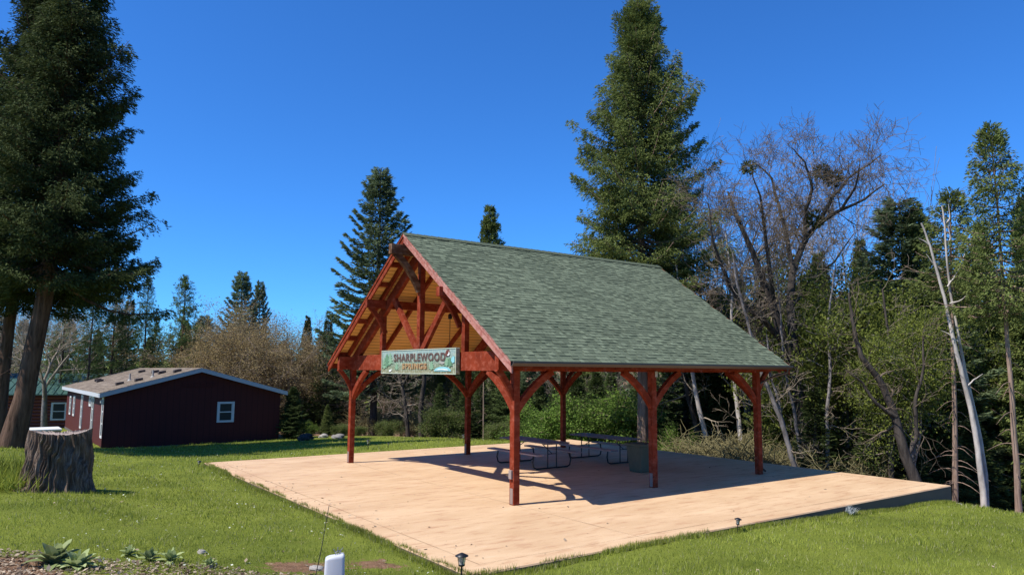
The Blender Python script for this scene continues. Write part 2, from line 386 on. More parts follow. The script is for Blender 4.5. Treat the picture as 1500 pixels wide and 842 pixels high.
# sloping members
dsl = math.sqrt(1+SL*SL)
def slope_prism(mb, sgn, a0, a1, b0, b1, t0, t1, mi=0):
    """slab following a roof slope, between t0 and t1 below the roof top (vertical), b from the eave inwards"""
    f = (lambda b: b) if sgn > 0 else (lambda b: W-b)
    z = lambda b: ZE + SL*(b+OV)
    poly = [(a0, f(b0), z(b0)-t0), (a0, f(b1), z(b1)-t0), (a0, f(b1), z(b1)-t1), (a0, f(b0), z(b0)-t1)]
    mb.prism(poly, (a1-a0, 0, 0), mi)
for sgn in (1, -1):
    mb = MB(); slope_prism(mb, sgn, -GF+.045, LL+GB-.045, -OV+.01, W/2-.001, .014, DU); part(mb, 'roof_deck', M['ceil'], 0)
    for a, k in ((-GF, 0), (LL+GB-.04, 1)):
        mb = MB(); slope_prism(mb, sgn, a, a+.04, -OV-.02, W/2-.001, .005, .25)
        o = part(mb, 'barge_board', M['redfade'] if (sgn > 0 and k == 0) else M['red'], .004, 'sun faded pinkish barge board' if (sgn > 0 and k == 0) else None)
        mb = MB(); slope_prism(mb, sgn, a-.022 if k == 0 else a+.042, a-.002 if k == 0 else a+.062, -OV-.02, W/2-.001, -.004, .085); mb.build('trim_board', M['redfade'] if (sgn > 0 and k == 0) else M['red'], o, .003)
    n = 8
    for i in range(n+1):            # common rafters
        a = -GF+.40 + i*(LL+GF+GB-.8)/n
        if min(abs(a-t) for t in TR) < .12: continue
        mb = MB(); slope_prism(mb, sgn, a-.035, a+.035, -OV+.02, W/2-.002, DU+.003, DU+.185); part(mb, 'rafter')
    for k in range(7):              # lookout blocks of the gable ladder
        b = -.1 + k*.68
        for (a0, a1) in ((-GF+.045, -GF+.36), (LL+GB-.36, LL+GB-.045)):
            mb = MB(); slope_prism(mb, sgn, a0, a1, b, b+.04, DU+.004, DU+.12); part(mb, 'lookout_block', bevel=0)
# shingles: courses of tabs with random cuts
def shingles(name, nb, a0, a1, slope_len, toworld, course, seed, mt, parent, tabw=(.09, .21)):
    rng = np.random.default_rng(seed); V = []; T = []
    k = int(math.ceil(slope_len/course)); course = slope_len/k
    for i in range(k):
        s0 = i*course; s1 = s0 + course*1.0; a = a0
        V.append([toworld(a0, s0, .0), toworld(a1, s0, .0), toworld(a1, s0+course*1.02, -.004), toworld(a0, s0+course*1.02, -.004)]); T.append(rng.uniform(.0, .35))
        V.append([toworld(a0, s0, -.012), toworld(a1, s0, -.012), toworld(a1, s0, .0), toworld(a0, s0, .0)]); T.append(.05)
        a = a0 - rng.uniform(0, .2)
        while a < a1:
            w = rng.uniform(*tabw); lo, hi = max(a, a0), min(a+w, a1)
            if hi-lo > .02 and rng.random() < .62:
                tn = rng.choice([rng.uniform(.0, .3), rng.uniform(.4, 1)], p=[.25, .75]); th = .010
                V.append([toworld(lo, s0-.004, th), toworld(hi, s0-.004, th), toworld(hi-.008, s1-.002, .001), toworld(lo+.008, s1-.002, .001)]); T.append(tn)
                V.append([toworld(lo, s0-.004, -.004), toworld(hi, s0-.004, -.004), toworld(hi, s0-.004, th), toworld(lo, s0-.004, th)]); T.append(.0)
            a += w
    me = np_mesh(name, np.array(V, float).reshape(-1, 3), 4, np.array(T)); return link(name, me, mt, parent)
def shmat(name, a, b):
    t = NT(name, .9, .15); at_ = t.node('ShaderNodeAttribute', attribute_name='tint'); v = t.coord()
    n = t.noise(v, 160, 3, .8); k = t.noise(v, .6, 4)
    c = t.mix(at_.outputs['Fac'], a, b); c = t.mix(t.ramp(n, [(.35, 0.), (.7, .55)]), c, [min(1, x*1.9) for x in b]); c = t.mix(t.ramp(k, [(.4, 0.), (.8, .3)]), c, [x*.8 for x in a])
    t.color(c); t.bump(n, .3, .003); return t.m
M['shingle'] = shmat('green_asphalt_shingle', (.034, .044, .028), (.138, .162, .104))
SLEN = (W/2+OV)*dsl
for sgn in (1, -1):
    def tw(a, s_, n_, sgn=sgn):
        b = -OV-.03 + s_/dsl; z = ZE - .03*SL + s_*SL/dsl; nb_, nz = -SL/dsl, 1/dsl
        b += nb_*n_; z += nz*n_ + .004
        return (a, b if sgn > 0 else W-b, z)
    shingles('roof_shingles', None, -GF-.03, LL+GB+.03, SLEN+.025, tw, .124, 3+sgn, M['shingle'], PV)
mb = MB(); rng = random.Random(5); a = -GF-.03
while a < LL+GB:                    # ridge caps
    a2 = min(a+.21, LL+GB+.03)
    for sgn in (1, -1):
        zt = ZR+.022; z2 = zt - SL*.15 + .004
        f = (lambda b: b) if sgn > 0 else (lambda b: W-b)
        mb.add([(a, W/2, zt+.012), (a2+.03, W/2, zt), (a2+.03, f(W/2-.15), z2), (a, f(W/2-.15), z2+.012)], [(0, 1, 2, 3)])
        mb.add([(a, W/2, zt+.012), (a, f(W/2-.15), z2+.012), (a, f(W/2-.15), z2-.01), (a, W/2, zt-.01)], [(0, 1, 2, 3)])
    a = a2
mb.build('ridge_cap', M['shingle'], PV)
M['gutter'] = plain('bronze_gutter_metal', (.085, .06, .045), .4, .5, .3, .1)
for sgn in (1, -1):
    f = (lambda b: b) if sgn > 0 else (lambda b: W-b)
    poly = [(-GF-.02, f(b), z) for b, z in ((-OV-.01, ZE-.115), (-OV-.075, ZE-.115), (-OV-.12, ZE-.055), (-OV-.12, ZE-.012), (-OV-.10, ZE-.012), (-OV-.10, ZE-.05), (-OV-.065, ZE-.10), (-OV-.022, ZE-.10), (-OV-.022, ZE-.03), (-OV-.01, ZE-.03))]
    mb = MB(); mb.prism(poly, (LL+GF+GB+.04, 0, 0)); part(mb, 'gutter', M['gutter'], 0)
    mb = MB(); zf = ZE-.13; mb.box(-GF+.045, LL+GB-.045, *(sorted((f(-OV+.03), f(-OV+.06)))), ZE-.16, ZE-.02); part(mb, 'fascia_board', M['red'], 0)
mb = MB()
mb.tube([(LL+.5, -OV-.06, ZE-.09), (LL+.5, -OV-.06, ZE-.2), (LL+.36, -.25, ZE-.34), (LL+.17, -.03, ZE-.50), (LL+.14, -.0, ZE-.62), (LL+.14, 0, .16), (LL+.26, -.02, .07)], .036, 6)
part(mb, 'downspout', M['gutter'], 0)
for (a, b, z, sa, sb, nm) in ((-S/2-.05, .0, .62, .05, .05, 'outlet_box'),):
    mb = MB(); mb.box(a, a+.048, b-.045, b+.045, z-.09, z+.09); o = part(mb, nm, plain('weathered_box_grey', (.28, .22, .19)), .006)
mb = MB(); mb.box(L1+.02, L1+.1, -S/2-.02, -S/2-.003, H-.12, H+.02); part(mb, 'junction_box', plain('light_grey_box', (.45, .43, .4)), .004)

# ------------------------------------------------------------------ sign on the gable
def sign():
    b0, b1, z0, z1 = 2.08, 6.02, 2.675, 3.30; w = b1-b0; h = z1-z0
    root = empty('carved_wooden_sign', G(-.19, b1, z0), PHI-math.pi/2)     # local +X runs to the viewer's right, -Y faces the viewer
    tag(root, 'long painted wooden sign reading SHARPLEWOOD SPRINGS on the front beam of the pavilion', 'sign')
    t = NT('painted_sign_board', .7, .2); v = t.coord()
    n1 = t.noise(v, 3.0, 5, .7); n2 = t.noise(v, 14, 5, .7); sp = t.node('ShaderNodeSeparateXYZ'); t.lk(v, sp.inputs[0])
    mr = t.node('ShaderNodeMath', operation='MULTIPLY_ADD'); t.lk(n1, mr.inputs[0]); mr.inputs[1].default_value = .35; t.lk(sp.outputs[2], mr.inputs[2])
    c = t.ramp(mr.outputs[0], [(.12, (.22, .19, .10)), (.36, (.165, .20, .12)), (.52, (.18, .26, .20)), (.70, (.23, .33, .31))])
    c = t.mix(t.ramp(n2, [(.50, 0.), (.60, .8)]), c, (.40, .42, .33)); c = t.mix(t.ramp(n2, [(.33, .75), (.42, 0.)]), c, (.12, .20, .12))
    t.color(c); t.bump(n2, .5, .01)
    b = MB(); b.box(0, w, 0, .10, 0, h); o = b.build('board', t.m, root, .008)
    pf = lambda nm, c_, **k: plain(nm, c_, .7, .2, 0, .3, 20)
    fr = MB(); e = .018
    for q in ((0, w, 0, e), (0, w, h-e, h), (0, e, e, h-e), (w-e, w, e, h-e)): fr.box(q[0], q[1], -.012, -.002, q[2], q[3])
    fr.build('border', pf('sign_border_paint', (.42, .47, .36)), root)
    def text(body, x, z, size, mt, nm, sx=1.0, space=1.1, ext=.012):
        cu = bpy.data.curves.new(nm, 'FONT'); cu.body = body; cu.size = size; cu.extrude = ext; cu.offset = size*.028; cu.space_character = space; cu.align_x = 'CENTER'; cu.align_y = 'CENTER'
        to = bpy.data.objects.new(nm, cu); col.objects.link(to); bpy.context.view_layer.update()
        me = bpy.data.meshes.new_from_object(to.evaluated_get(bpy.context.evaluated_depsgraph_get())); bpy.data.objects.remove(to)
        me.transform(Matrix.Diagonal((sx, 1, 1, 1))); me.transform(Matrix.Rotation(math.pi/2, 4, 'X')); me.transform(Matrix.Translation((x, -.006, z)))
        me.name = nm; me.materials.clear(); me.materials.append(mt)
        o = bpy.data.objects.new(nm, me); col.objects.link(o); o.parent = root
        # slab serifs: short bars at the foot and head of each line of letters
        return o
    dk = pf('dark_brown_letters', (.095, .06, .05)); og = pf('ochre_letters', (.33, .21, .10)); lt = pf('pale_letter_edge', (.40, .37, .32))
    text('SHARPLEWOOD', w*.538, h*.645, .27, lt, 'letter_shadow', 1.22, 1.17, .002)
    text('SHARPLEWOOD', w*.535, h*.655, .27, dk, 'lettering', 1.22, 1.17)
    text('SPRINGS', w*.483, h*.29, .20, pf('brown_letter_edge', (.20, .10, .05)), 'letter_shadow', 1.45, 1.25, .004)
    text('SPRINGS', w*.48, h*.30, .195, og, 'lettering', 1.45, 1.25)
    def poly2(pts, nm, mt, y=-.004, d=.012):
        q = MB(); q.prism([(x*w, y-d, z*h) for x, z in pts], (0, d, 0)); return q.build(nm, mt, root)
    gd = pf('sign_tree_green', (.11, .22, .13)); gl = pf('sign_light_green', (.19, .32, .20))
    def tree(cx, z_, s_, mt):
        pts = [(cx, z_+s_)]
        for k in range(4): yy = z_+s_*(1-(k+1)/4.5); ww = .010+.011*(k+1)*s_*1.6; pts += [(cx+ww, yy), (cx+ww*.45, yy+.01)]
        pts += [(cx+.004, z_)]; 
        left = [(2*cx-x, z) for x, z in pts[1:]][::-1]
        poly2(pts+left, 'painted_tree', mt)
    tree(.085, .28, .58, gd); tree(.135, .38, .50, gl); tree(.05, .2, .5, gl); tree(.895, .30, .34, gl); tree(.93, .28, .36, gd); tree(.71, .16, .36, gl); tree(.235, .15, .3, gl)
    bl = pf('sign_pond_blue', (.22, .48, .50)); wh = pf('sign_white', (.62, .66, .62)); rd = pf('sign_bird_brown', (.13, .045, .035))
    arc = [(.745+.10*(1-math.cos(a_)), .12+.17*math.sin(a_)) for a_ in [math.pi*k/12 for k in range(13)]]
    poly2(arc+[(.86, .12), (.80, .12)], 'painted_pond', bl); poly2([(.77, .15), (.80, .20), (.85, .22), (.90, .19), (.92, .14), (.84, .17)], 'painted_pond', wh, -.018, .004)
    poly2([(.945, .50), (.95, .62), (.965, .68), (.985, .66), (.985, .46), (.965, .42)], 'painted_cloud', bl)
    poly2([(.875, .78), (.892, .92), (.915, .94), (.93, .86), (.925, .78), (.905, .68), (.885, .68)], 'painted_bird', rd); poly2([(.90, .72), (.915, .78), (.925, .88), (.932, .76), (.92, .70)], 'painted_bird', wh, -.018, .004)
    poly2([(.12, .10), (.13, .16), (.155, .18), (.16, .13), (.14, .07)], 'painted_pond', wh)
    poly2([(.80, .42), (.82, .50), (.86, .48), (.87, .42), (.84, .38)], 'painted_rock', pf('sign_grey', (.30, .30, .26)))
sign()

# ------------------------------------------------------------------ lamp hanging in the pavilion
lp = empty('pendant_lamp', G(2.08, W-2.2, 3.0), 0)
tag(lp, 'black lamp hanging on a thin rod above the right end of the sign', 'lamp')
bk = plain('black_metal', (.012, .012, .013), .45, .5, .2, .1)
q = MB(); q.tube([(0, 0, .28), (0, 0, 1.40)], .011, 6); q.build('rod', bk, lp)
q = MB(); q.tube([(0, 0, 1.30), (0, 0, 1.42), (0, 0, 1.46)], [.055, .06, .03], 10); q.build('canopy', bk, lp)
q = MB(); q.tube([(0, 0, .30), (0, 0, .25), (0, 0, .05), (0, 0, .0)], [.03, .09, .17, .175], 14); q.build('lamp_shade', bk, lp)

# ------------------------------------------------------------------ picnic tables
def table():
    root = empty('picnic_table', G(4.25, 4.87), PHI)
    wood = plain('brown_table_planks', (.20, .15, .135), .6, .3, 0, .2, 3); benchm = plain('bench_planks', (.36, .27, .24), .6, .3, 0, .15, 3)
    q = MB()
    for i in range(5): q.box(-.375+i*.151, -.375+i*.151+.146, -1.22, 1.22, .715, .755)
    q.build('table_top', wood, root, .004)
    for s_ in (-1, 1):
        q = MB()
        for k in range(2): a = s_*.70 + (k-1)*.131; q.box(a, a+.127, -1.22, 1.22, .42, .46)
        q.build('bench', benchm, root, .004)
    for y in (-.88, .88):
        q = MB()
        # two arms that carry the benches, curling up from the ground runner
        q.tube([(-.66, y, .41), (-.70, y, .22), (-.66, y, .07), (-.56, y, .03), (0, y, .03), (.56, y, .03), (.66, y, .07), (.70, y, .22), (.66, y, .41)], .022, 7)
        q.tube([(-.16, y, .03), (-.16, y, .71)], .018, 6); q.tube([(.16, y, .03), (.16, y, .71)], .018, 6)
        q.tube([(-.74, y, .415), (-.58, y, .415)], .016, 6); q.tube([(.58, y, .415), (.74, y, .415)], .016, 6); q.tube([(-.3, y, .70), (.3, y, .70)], .018, 6)
        q.tube([(0, y, .42), (0, y*.4, .70)], .012, 6); q.tube([(-.16, y, .42), (.16, y, .42)], .012, 6)
        q.build('leg_frame', bk, root)
    return root
def copy_tree(o, parent=None):
    c = o.copy(); col.objects.link(c); c.parent = parent
    for ch in list(o.children): copy_tree(ch, c)
    return c
t1 = table(); t2 = copy_tree(t1); t2.location = G(6.86, 4.62)
tag(t1, 'nearer picnic table, one bench in the sun, behind the front corner post', 'picnic table', 'picnic tables under the pavilion')
tag(t2, 'farther picnic table, standing wholly in shade beside the grey bin', 'picnic table', 'picnic tables under the pavilion')
bn = empty('trash_bin', G(5.95, 2.15), PHI)
tag(bn, 'square grey bin with flared sides in the shade beside the middle post of the pavilion', 'bin')
q = MB(); gm = plain('grey_bin_plastic', (.13, .12, .075), .7, .1)
q.add([(x*w, y*w, z) for z, w in ((0, .23), (.72, .29)) for x, y in ((-1, -1), (1, -1), (1, 1), (-1, 1))], [(0, 3, 2, 1), (0, 1, 5, 4), (1, 2, 6, 5), (2, 3, 7, 6), (3, 0, 4, 7)])
q.build('body', gm, bn, .02)
q = MB(); q.box(-.32, .32, -.32, .32, .70, .78); q.build('rim', gm, bn, .015)

# ------------------------------------------------------------------ red house
HT, HX, HY, HG = .64, -18.42, 33.41, -.80
HW, HL, HWALL, HRID, HOV = 8.0, 15.67, 2.45, 3.62, .26
HS = empty('red_house', (HX, HY, HG), HT)
tag(HS, 'long dark red house with white trimmed windows and low brown shingle roof', 'house')
def siding():
    t = NT('dark_red_siding', .7, .25); v = t.coord()
    w = t.node('ShaderNodeTexWave', wave_type='BANDS', bands_direction='DIAGONAL'); w.inputs['Scale'].default_value = 2.2; w.inputs['Distortion'].default_value = 0
    t.lk(t.mapped(v, (1, 1, 0)), w.inputs[0]); n = t.noise(t.mapped(v, (1, 1, .3)), 3, 5)
    c = t.mix(n, (.070, .0125, .011), (.085, .016, .014)); c = t.mix(t.ramp(w.outputs['Fac'], [(0., .6), (.05, 0.)]), c, (.035, .007, .006)); t.color(c); return t.m
M['siding'] = siding(); M['trim'] = plain('white_trim_paint', (.62, .62, .60), .5, .3, 0, .06); M['fascia'] = plain('pale_fascia_paint', (.50, .51, .53), .5, .3, 0, .08)
gt = NT('window_glass', .3, .2); gt.color((.03, .035, .035)); M['glass'] = gt.m
bz = -.55
q = MB(); 
def gable_poly(y): return [(0, y, bz), (HW, y, bz), (HW, y, HWALL), (HW/2, y, HRID-.16), (0, y, HWALL)]
q.prism(gable_poly(0), (0, HL, 0)); q.build('wall', M['siding'], HS)
q = MB(); q.box(-.015, HW+.015, -.015, HL+.015, bz-.3, -.02); q.build('foundation', plain('skirting_grey', (.12, .10, .095)), HS)
hs = (HRID-HWALL)/(HW/2+HOV); hd = math.sqrt(1+hs*hs)
for sgn in (1, -1):
    f = (lambda x: x) if sgn > 0 else (lambda x: HW-x)
    poly = [(f(-HOV), -HOV, HWALL-.0), (f(HW/2), -HOV, HRID), (f(HW/2), -HOV, HRID-.13), (f(-HOV), -HOV, HWALL-.13)]
    q = MB(); q.prism(poly, (0, HL+2*HOV, 0)); rf = q.build('roof', M['trim'], HS)
    def tw(a, s_, n_, f=f): 
        x = -HOV-.03 + s_/hd; z = HWALL - .03*hs + s_*hs/hd; return (f(x-hs/hd*n_), a, z + n_/hd + .012)
    M['brsh'] = M.get('brsh') or shmat('brown_asphalt_shingle', (.105, .08, .06), (.20, .16, .12))
    shingles('shingles', None, -HOV-.03, HL+HOV+.03, (HW/2+HOV)*hd+.02, tw, .15, 9+sgn, M['brsh'], rf, (.3, .9))
    poly = [(f(-HOV-.01), -HOV-.03, HWALL+.005), (f(HW/2), -HOV-.03, HRID+.005), (f(HW/2), -HOV-.03, HRID-.19), (f(-HOV-.01), -HOV-.03, HWALL-.19)]
    q = MB(); q.prism(poly, (0, .028, 0)); q.build('barge_board', M['fascia'], HS)
    x0, x1 = sorted((f(-HOV-.03), f(-HOV-.002))); q = MB(); q.box(x0, x1, -HOV-.03, HL+HOV, HWALL-.19, HWALL-.0); q.build('fascia_board', M['fascia'], HS)
def window(face, u, z0, z1, w, parent, bars=1):
    """face 'g': gable wall at y=0 (u along x); 's': side wall at x=0 (u along y)"""
    T = (lambda a, d, z: (a, -d, z)) if face == 'g' else (lambda a, d, z: (-d, a, z))
    def bx(a0, a1, d0, d1, za, zb):
        m_ = MB(); p = T(a0, d0, za); r = T(a1, d1, zb); m_.box(*sorted((p[0], r[0])), *sorted((p[1], r[1])), za, zb); return m_
    tw_ = .10
    m_ = MB()
    for (a0, a1, za, zb) in ((u-w/2-tw_, u+w/2+tw_, z1, z1+tw_), (u-w/2-tw_, u+w/2+tw_, z0-tw_, z0), (u-w/2-tw_, u-w/2, z0, z1), (u+w/2, u+w/2+tw_, z0, z1)):
        k = bx(a0, a1, .002, .045, za, zb); m_.add(k.v, k.f)
    o = m_.build('window', M['trim'], parent)
    zs = [z0+(z1-z0)*i/(bars+1) for i in range(1, bars+1)]
    bx(u-w/2, u+w/2, .003, .012, z0, z1).build('pane', M['glass'], o)
    s_ = MB()
    for zz in zs: k = bx(u-w/2, u+w/2, .013, .03, zz-.025, zz+.025); s_.add(k.v, k.f)
    for aa in (u-w/2+.018, u+w/2-.018): k = bx(aa-.016, aa+.016, .013, .028, z0, z1); s_.add(k.v, k.f)
    s_.build('sash', M['trim'], o)
def hpx(u, v, face):
    """pixel on a house wall -> (along, z)"""
    D = unproj(u, v, y=10) - Vector((0, 0, CH)); c, s_ = math.cos(HT), math.sin(HT); ox, oy = -HX, -HY
    lx, ly = ox*c+oy*s_, -ox*s_+oy*c; dx, dy = D.x*c+D.y*s_, -D.x*s_+D.y*c
    t = -ly/dy if face == 'g' else -lx/dx
    return (lx+t*dx if face == 'g' else ly+t*dy), CH+t*D.z-HG
uu, zt = hpx(331, 591, 'g'); _, zb = hpx(331, 615, 'g')
window('g', uu, zb, zt, .62, HS, 1)
for (px, vt, vb, w_) in ((152.5, 585, 640, .42), (137.5, 583, 633, .42), (121.5, 581, 626, .42), (110, 582, 607, .5), (104.5, 582, 605, .5), (133.5, 582, 592, .55)):
    uu, zt = hpx(px, vt, 's'); _, zb = hpx(px, vb, 's')
    window('s', uu, max(zb, .25), min(zt, HWALL-.12-.15), w_, HS, 1 if w_ > .5 else 2)
q = MB(); q.box(-.06, -.003, -.02, .11, .02, HWALL-.2); q.build('corner_board', M['siding'], HS)
q = MB(); q.box(3.2, 4.8, -.02, -.003, HWALL+.25, HWALL+.5); 
for i in range(6): q.box(3.22, 4.78, -.035, -.021, HWALL+.26+i*.04, HWALL+.28+i*.04)
q.build('gable_vent', M['siding'], HS)
ventm = plain('brown_roof_vent', (.06, .045, .04), .6)
for (x, y, k) in ((2.9, 3.2, 0), (3.0, 5.4, 0), (3.0, 9.2, 0), (.9, 2.6, 0), (1.6, 4.2, 1), (2.3, 2.2, 1), (1.0, 10.0, 0), (1.1, 11.6, 0), (1.6, 1.8, 0), (3.2, 1.2, 0)):
    zz = HWALL + hs*(x+HOV) + .014; q = MB()
    if k == 0: q.prism([(x-.16, y-.16, zz-.03), (x-.16, y-.16, zz+.10), (x+.17, y-.16, zz+.16), (x+.17, y-.16, zz+.03)], (0, .34, 0)); q.build('roof_vent', ventm, HS)
    else:
        q.tube([(x, y, zz-.05), (x, y, zz+.34)], .045, 8); q.tube([(x, y, zz-.03), (x, y, zz+.06)], [.12, .05], 8); q.build('vent_pipe', plain('vent_grey', (.3, .3, .29)), HS)
q = MB(); q.box(-.16, -.003, .35, .45, 2.0, 2.12); q.build('wall_lamp', M['trim'], HS)

# white deck beside the house
dk = empty('white_deck', at(62, 36.5)); dk.rotation_euler.z = HT; dk.location.z = -1.05
tag(dk, 'low white edged deck between the big stump and the log cabin', 'deck')
q = MB(); q.box(-2.0, 1.0, 0, 1.8, .70, .80); q.build('deck_boards', M['trim'], dk, .01)
q = MB()
for x in (-1.8, -.8, .2, .9): q.box(x-.06, x+.06, .08, .2, -.5, .715)
q.box(-1.95, .95, .22, .25, -.3, .715); q.build('skirt', plain('grey_lattice', (.12, .11, .10)), dk)

# log cabin behind
LC = empty('log_cabin', at(48, 50)); LC.location.z = -1.6; LC.rotation_euler.z = .35
tag(LC, 'red log cabin with green metal roof behind the big tree, left of the house', 'cabin')
logm = plain('red_log_stain', (.17, .045, .03), .6, .3, 0, .3); grn = plain('green_metal_roof', (.045, .10, .075), .45, .4, .1, .1)
q = MB(); 
x0, x1 = -12, 3.2
for i in range(12):
    z = .12+i*.225; q.tube([(x0, 0, z), (x1, 0, z)], .125, 8); q.tube([(x1, -.2, z+.1), (x1, 7, z+.1)], .125, 8)
q.box(x0, x1-.05, .05, 7, -.8, 2.75); q.build('log_wall', logm, LC)
q = MB(); q.prism([(x0-.5, -.6, 2.62), (x0-.5, 3.5, 4.0), (x0-.5, 7.6, 2.62), (x0-.5, 7.6, 2.54), (x0-.5, 3.5, 3.9), (x0-.5, -.6, 2.54)], (x1-x0+1.4, 0, 0)); rf = q.build('roof', grn, LC)
q = MB()
for i in range(34): 
    x = x0-.4+i*.46; q.beam((x, -.6, 2.65), (x, 3.5, 4.03), .03, .04)
q.build('roof_rib', grn, rf)
q = MB(); q.prism([(x1+.02, .0, 2.75), (x1+.02, 7, 2.75), (x1+.02, 3.5, 3.88)], (.05, 0, 0)); q.build('gable', logm, LC)
for (u, w_) in ((1.7, .75), (-3.5, .9)): 
    # windows stand just proud of the logs
    k = empty('tmp'); k.parent = LC; k.location = (0, -.125, 0)
    window('g', u, .95, 1.95, w_, k, 1)
    for ch in list(k.children): ch.parent = LC; ch.location = (0, -.125, 0)
    bpy.data.objects.remove(k)
q = MB(); q.box(-6, -5, -.14, -.125, .0, 2.05); q.build('door', plain('cabin_door_paint', (.10, .03, .02)), LC)

# ------------------------------------------------------------------ stump
def hnoise(x, seed):
    r_ = np.random.default_rng(seed); n = 6; out = 0
    for k in range(n): out = out + np.sin(x*(k*2.7+3+r_.uniform(0, 2)).__float__()+r_.uniform(0, 6.3))/(1+.35*k)
    return out/3
def stump():
    c = unproj(84, 712, z=.42); x, y = c.x, c.y; z0 = g1(x, y)
    root = empty('tree_stump', (x, y, z0-.05)); tag(root, 'huge sawn off tree stump with deep furrowed grey brown bark standing on the lawn', 'stump')
    n, k = 360, 60; th = np.linspace(0, 2*np.pi, n, endpoint=False); zz = np.linspace(0, 1.20, k)
    T, Z = np.meshgrid(th, zz); rng = np.random.default_rng(3)
    nr = 46; ph = np.sort(rng.uniform(0, 2*np.pi, nr)); am = rng.uniform(.5, 1.3, nr)
    Tw = T + .10*np.sin(Z*3.1+1.3) + .05*np.sin(Z*7+T*3) + .03*np.sin(Z*17+T*9)
    rid = np.zeros_like(T) 
    for p, a_ in zip(ph, am):
        dth = (Tw-p+np.pi) % (2*np.pi)-np.pi; rid = np.maximum(rid, a_*np.exp(-(dth/.048)**2))
    fine = .5*np.sin(Tw*61+np.sin(Z*9)*1.5)+.3*np.sin(Tw*113+Z*5)
    flare = .13*np.exp(-Z/.28)*(1+.5*np.sin(T*3+2.2)+.3*np.cos(T-math.pi)) + .05*(1.2-Z)/1.2
    Rr = .47*(1+.03*np.sin(T*2+1)) + flare + .085*rid + .012*fine + .02*np.sin(Z*8+T*5) - .03
    top = np.where(Z > 1.12, 1, 0); Zt = Z + (.03*np.sin(T*2+.5) + .025*rid)*(Z/1.2)
    V = np.stack([Rr*np.cos(T), Rr*np.sin(T), Zt], -1).reshape(-1, 3).tolist()
    fs = [(i*n+j, i*n+(j+1) % n, (i+1)*n+(j+1) % n, (i+1)*n+j) for i in range(k-1) for j in range(n)]
    q = MB(); q.add(V, fs, True)
    t = NT('furrowed_stump_bark', .9, .1); v = t.coord(); w = t.noise(t.mapped(v, (16, 16, 2.2)), 1, 7, .7)
    tc = t.ramp(w, [(.3, (.04, .027, .018)), (.5, (.145, .10, .072)), (.7, (.34, .26, .195))]); t.color(tc); t.bump(w, 1, .04)
    q.build('bark', t.m, root)
    q = MB(); last = V[-n:]; inner = [(p[0]*.93, p[1]*.93, p[2]-.035) for p in last]; cen = [(p[0]*.3, p[1]*.3, 1.165) for p in last]
    q.add(last+inner+cen, [(j, (j+1) % n, n+(j+1) % n, n+j) for j in range(n)] + [(n+j, n+(j+1) % n, 2*n+(j+1) % n, 2*n+j) for j in range(n)] + [tuple(range(2*n, 3*n))])
    t = NT('weathered_cut_wood', .85, .1); v = t.coord(); w = t.node('ShaderNodeTexWave', wave_type='RINGS', rings_direction='Z'); w.inputs['Scale'].default_value = 9; w.inputs['Distortion'].default_value = 2; t.lk(v, w.inputs[0])
    t.color(t.mix(w.outputs['Fac'], (.22, .17, .14), (.36, .29, .24))); q.build('cut_face', t.m, root)
stump()

# ------------------------------------------------------------------ trees
def rhomb(Cn, D, Ln, Wd, rng, flat=None):
    """leaf faces: centre base Cn, direction D, length, width -> (4N,3)"""
    n = len(Cn); D = D/(np.linalg.norm(D, axis=1)[:, None]+1e-9)
    rv = rng.normal(size=(n, 3)) if flat is None else flat + .35*rng.normal(size=(n, 3))
    Sd = np.cross(D, rv); Sd /= np.linalg.norm(Sd, axis=1)[:, None]+1e-9
    Ln = np.broadcast_to(Ln, n)[:, None]; Wd = np.broadcast_to(Wd, n)[:, None]
    mid = Cn + D*Ln*.5
    return np.stack([Cn, mid+Sd*Wd/2, Cn+D*Ln, mid-Sd*Wd/2], 1).reshape(-1, 3)
def trunk_line(rng, Ht, r0, lean=(0, 0), wob=.01, n=14, flare=1.35):
    z = np.linspace(0, Ht, n); t = z/Ht
    P = np.stack([lean[0]*(1-np.exp(-3.2*t)) + wob*Ht*np.cumsum(rng.normal(0, .25, n)), lean[1]*t + wob*Ht*np.cumsum(rng.normal(0, .25, n)), z-.3*(t == 0)], -1)
    P[0, :2] = 0
    r = r0*(1-t)**.85 + .012; r[0] *= flare
    return P, r
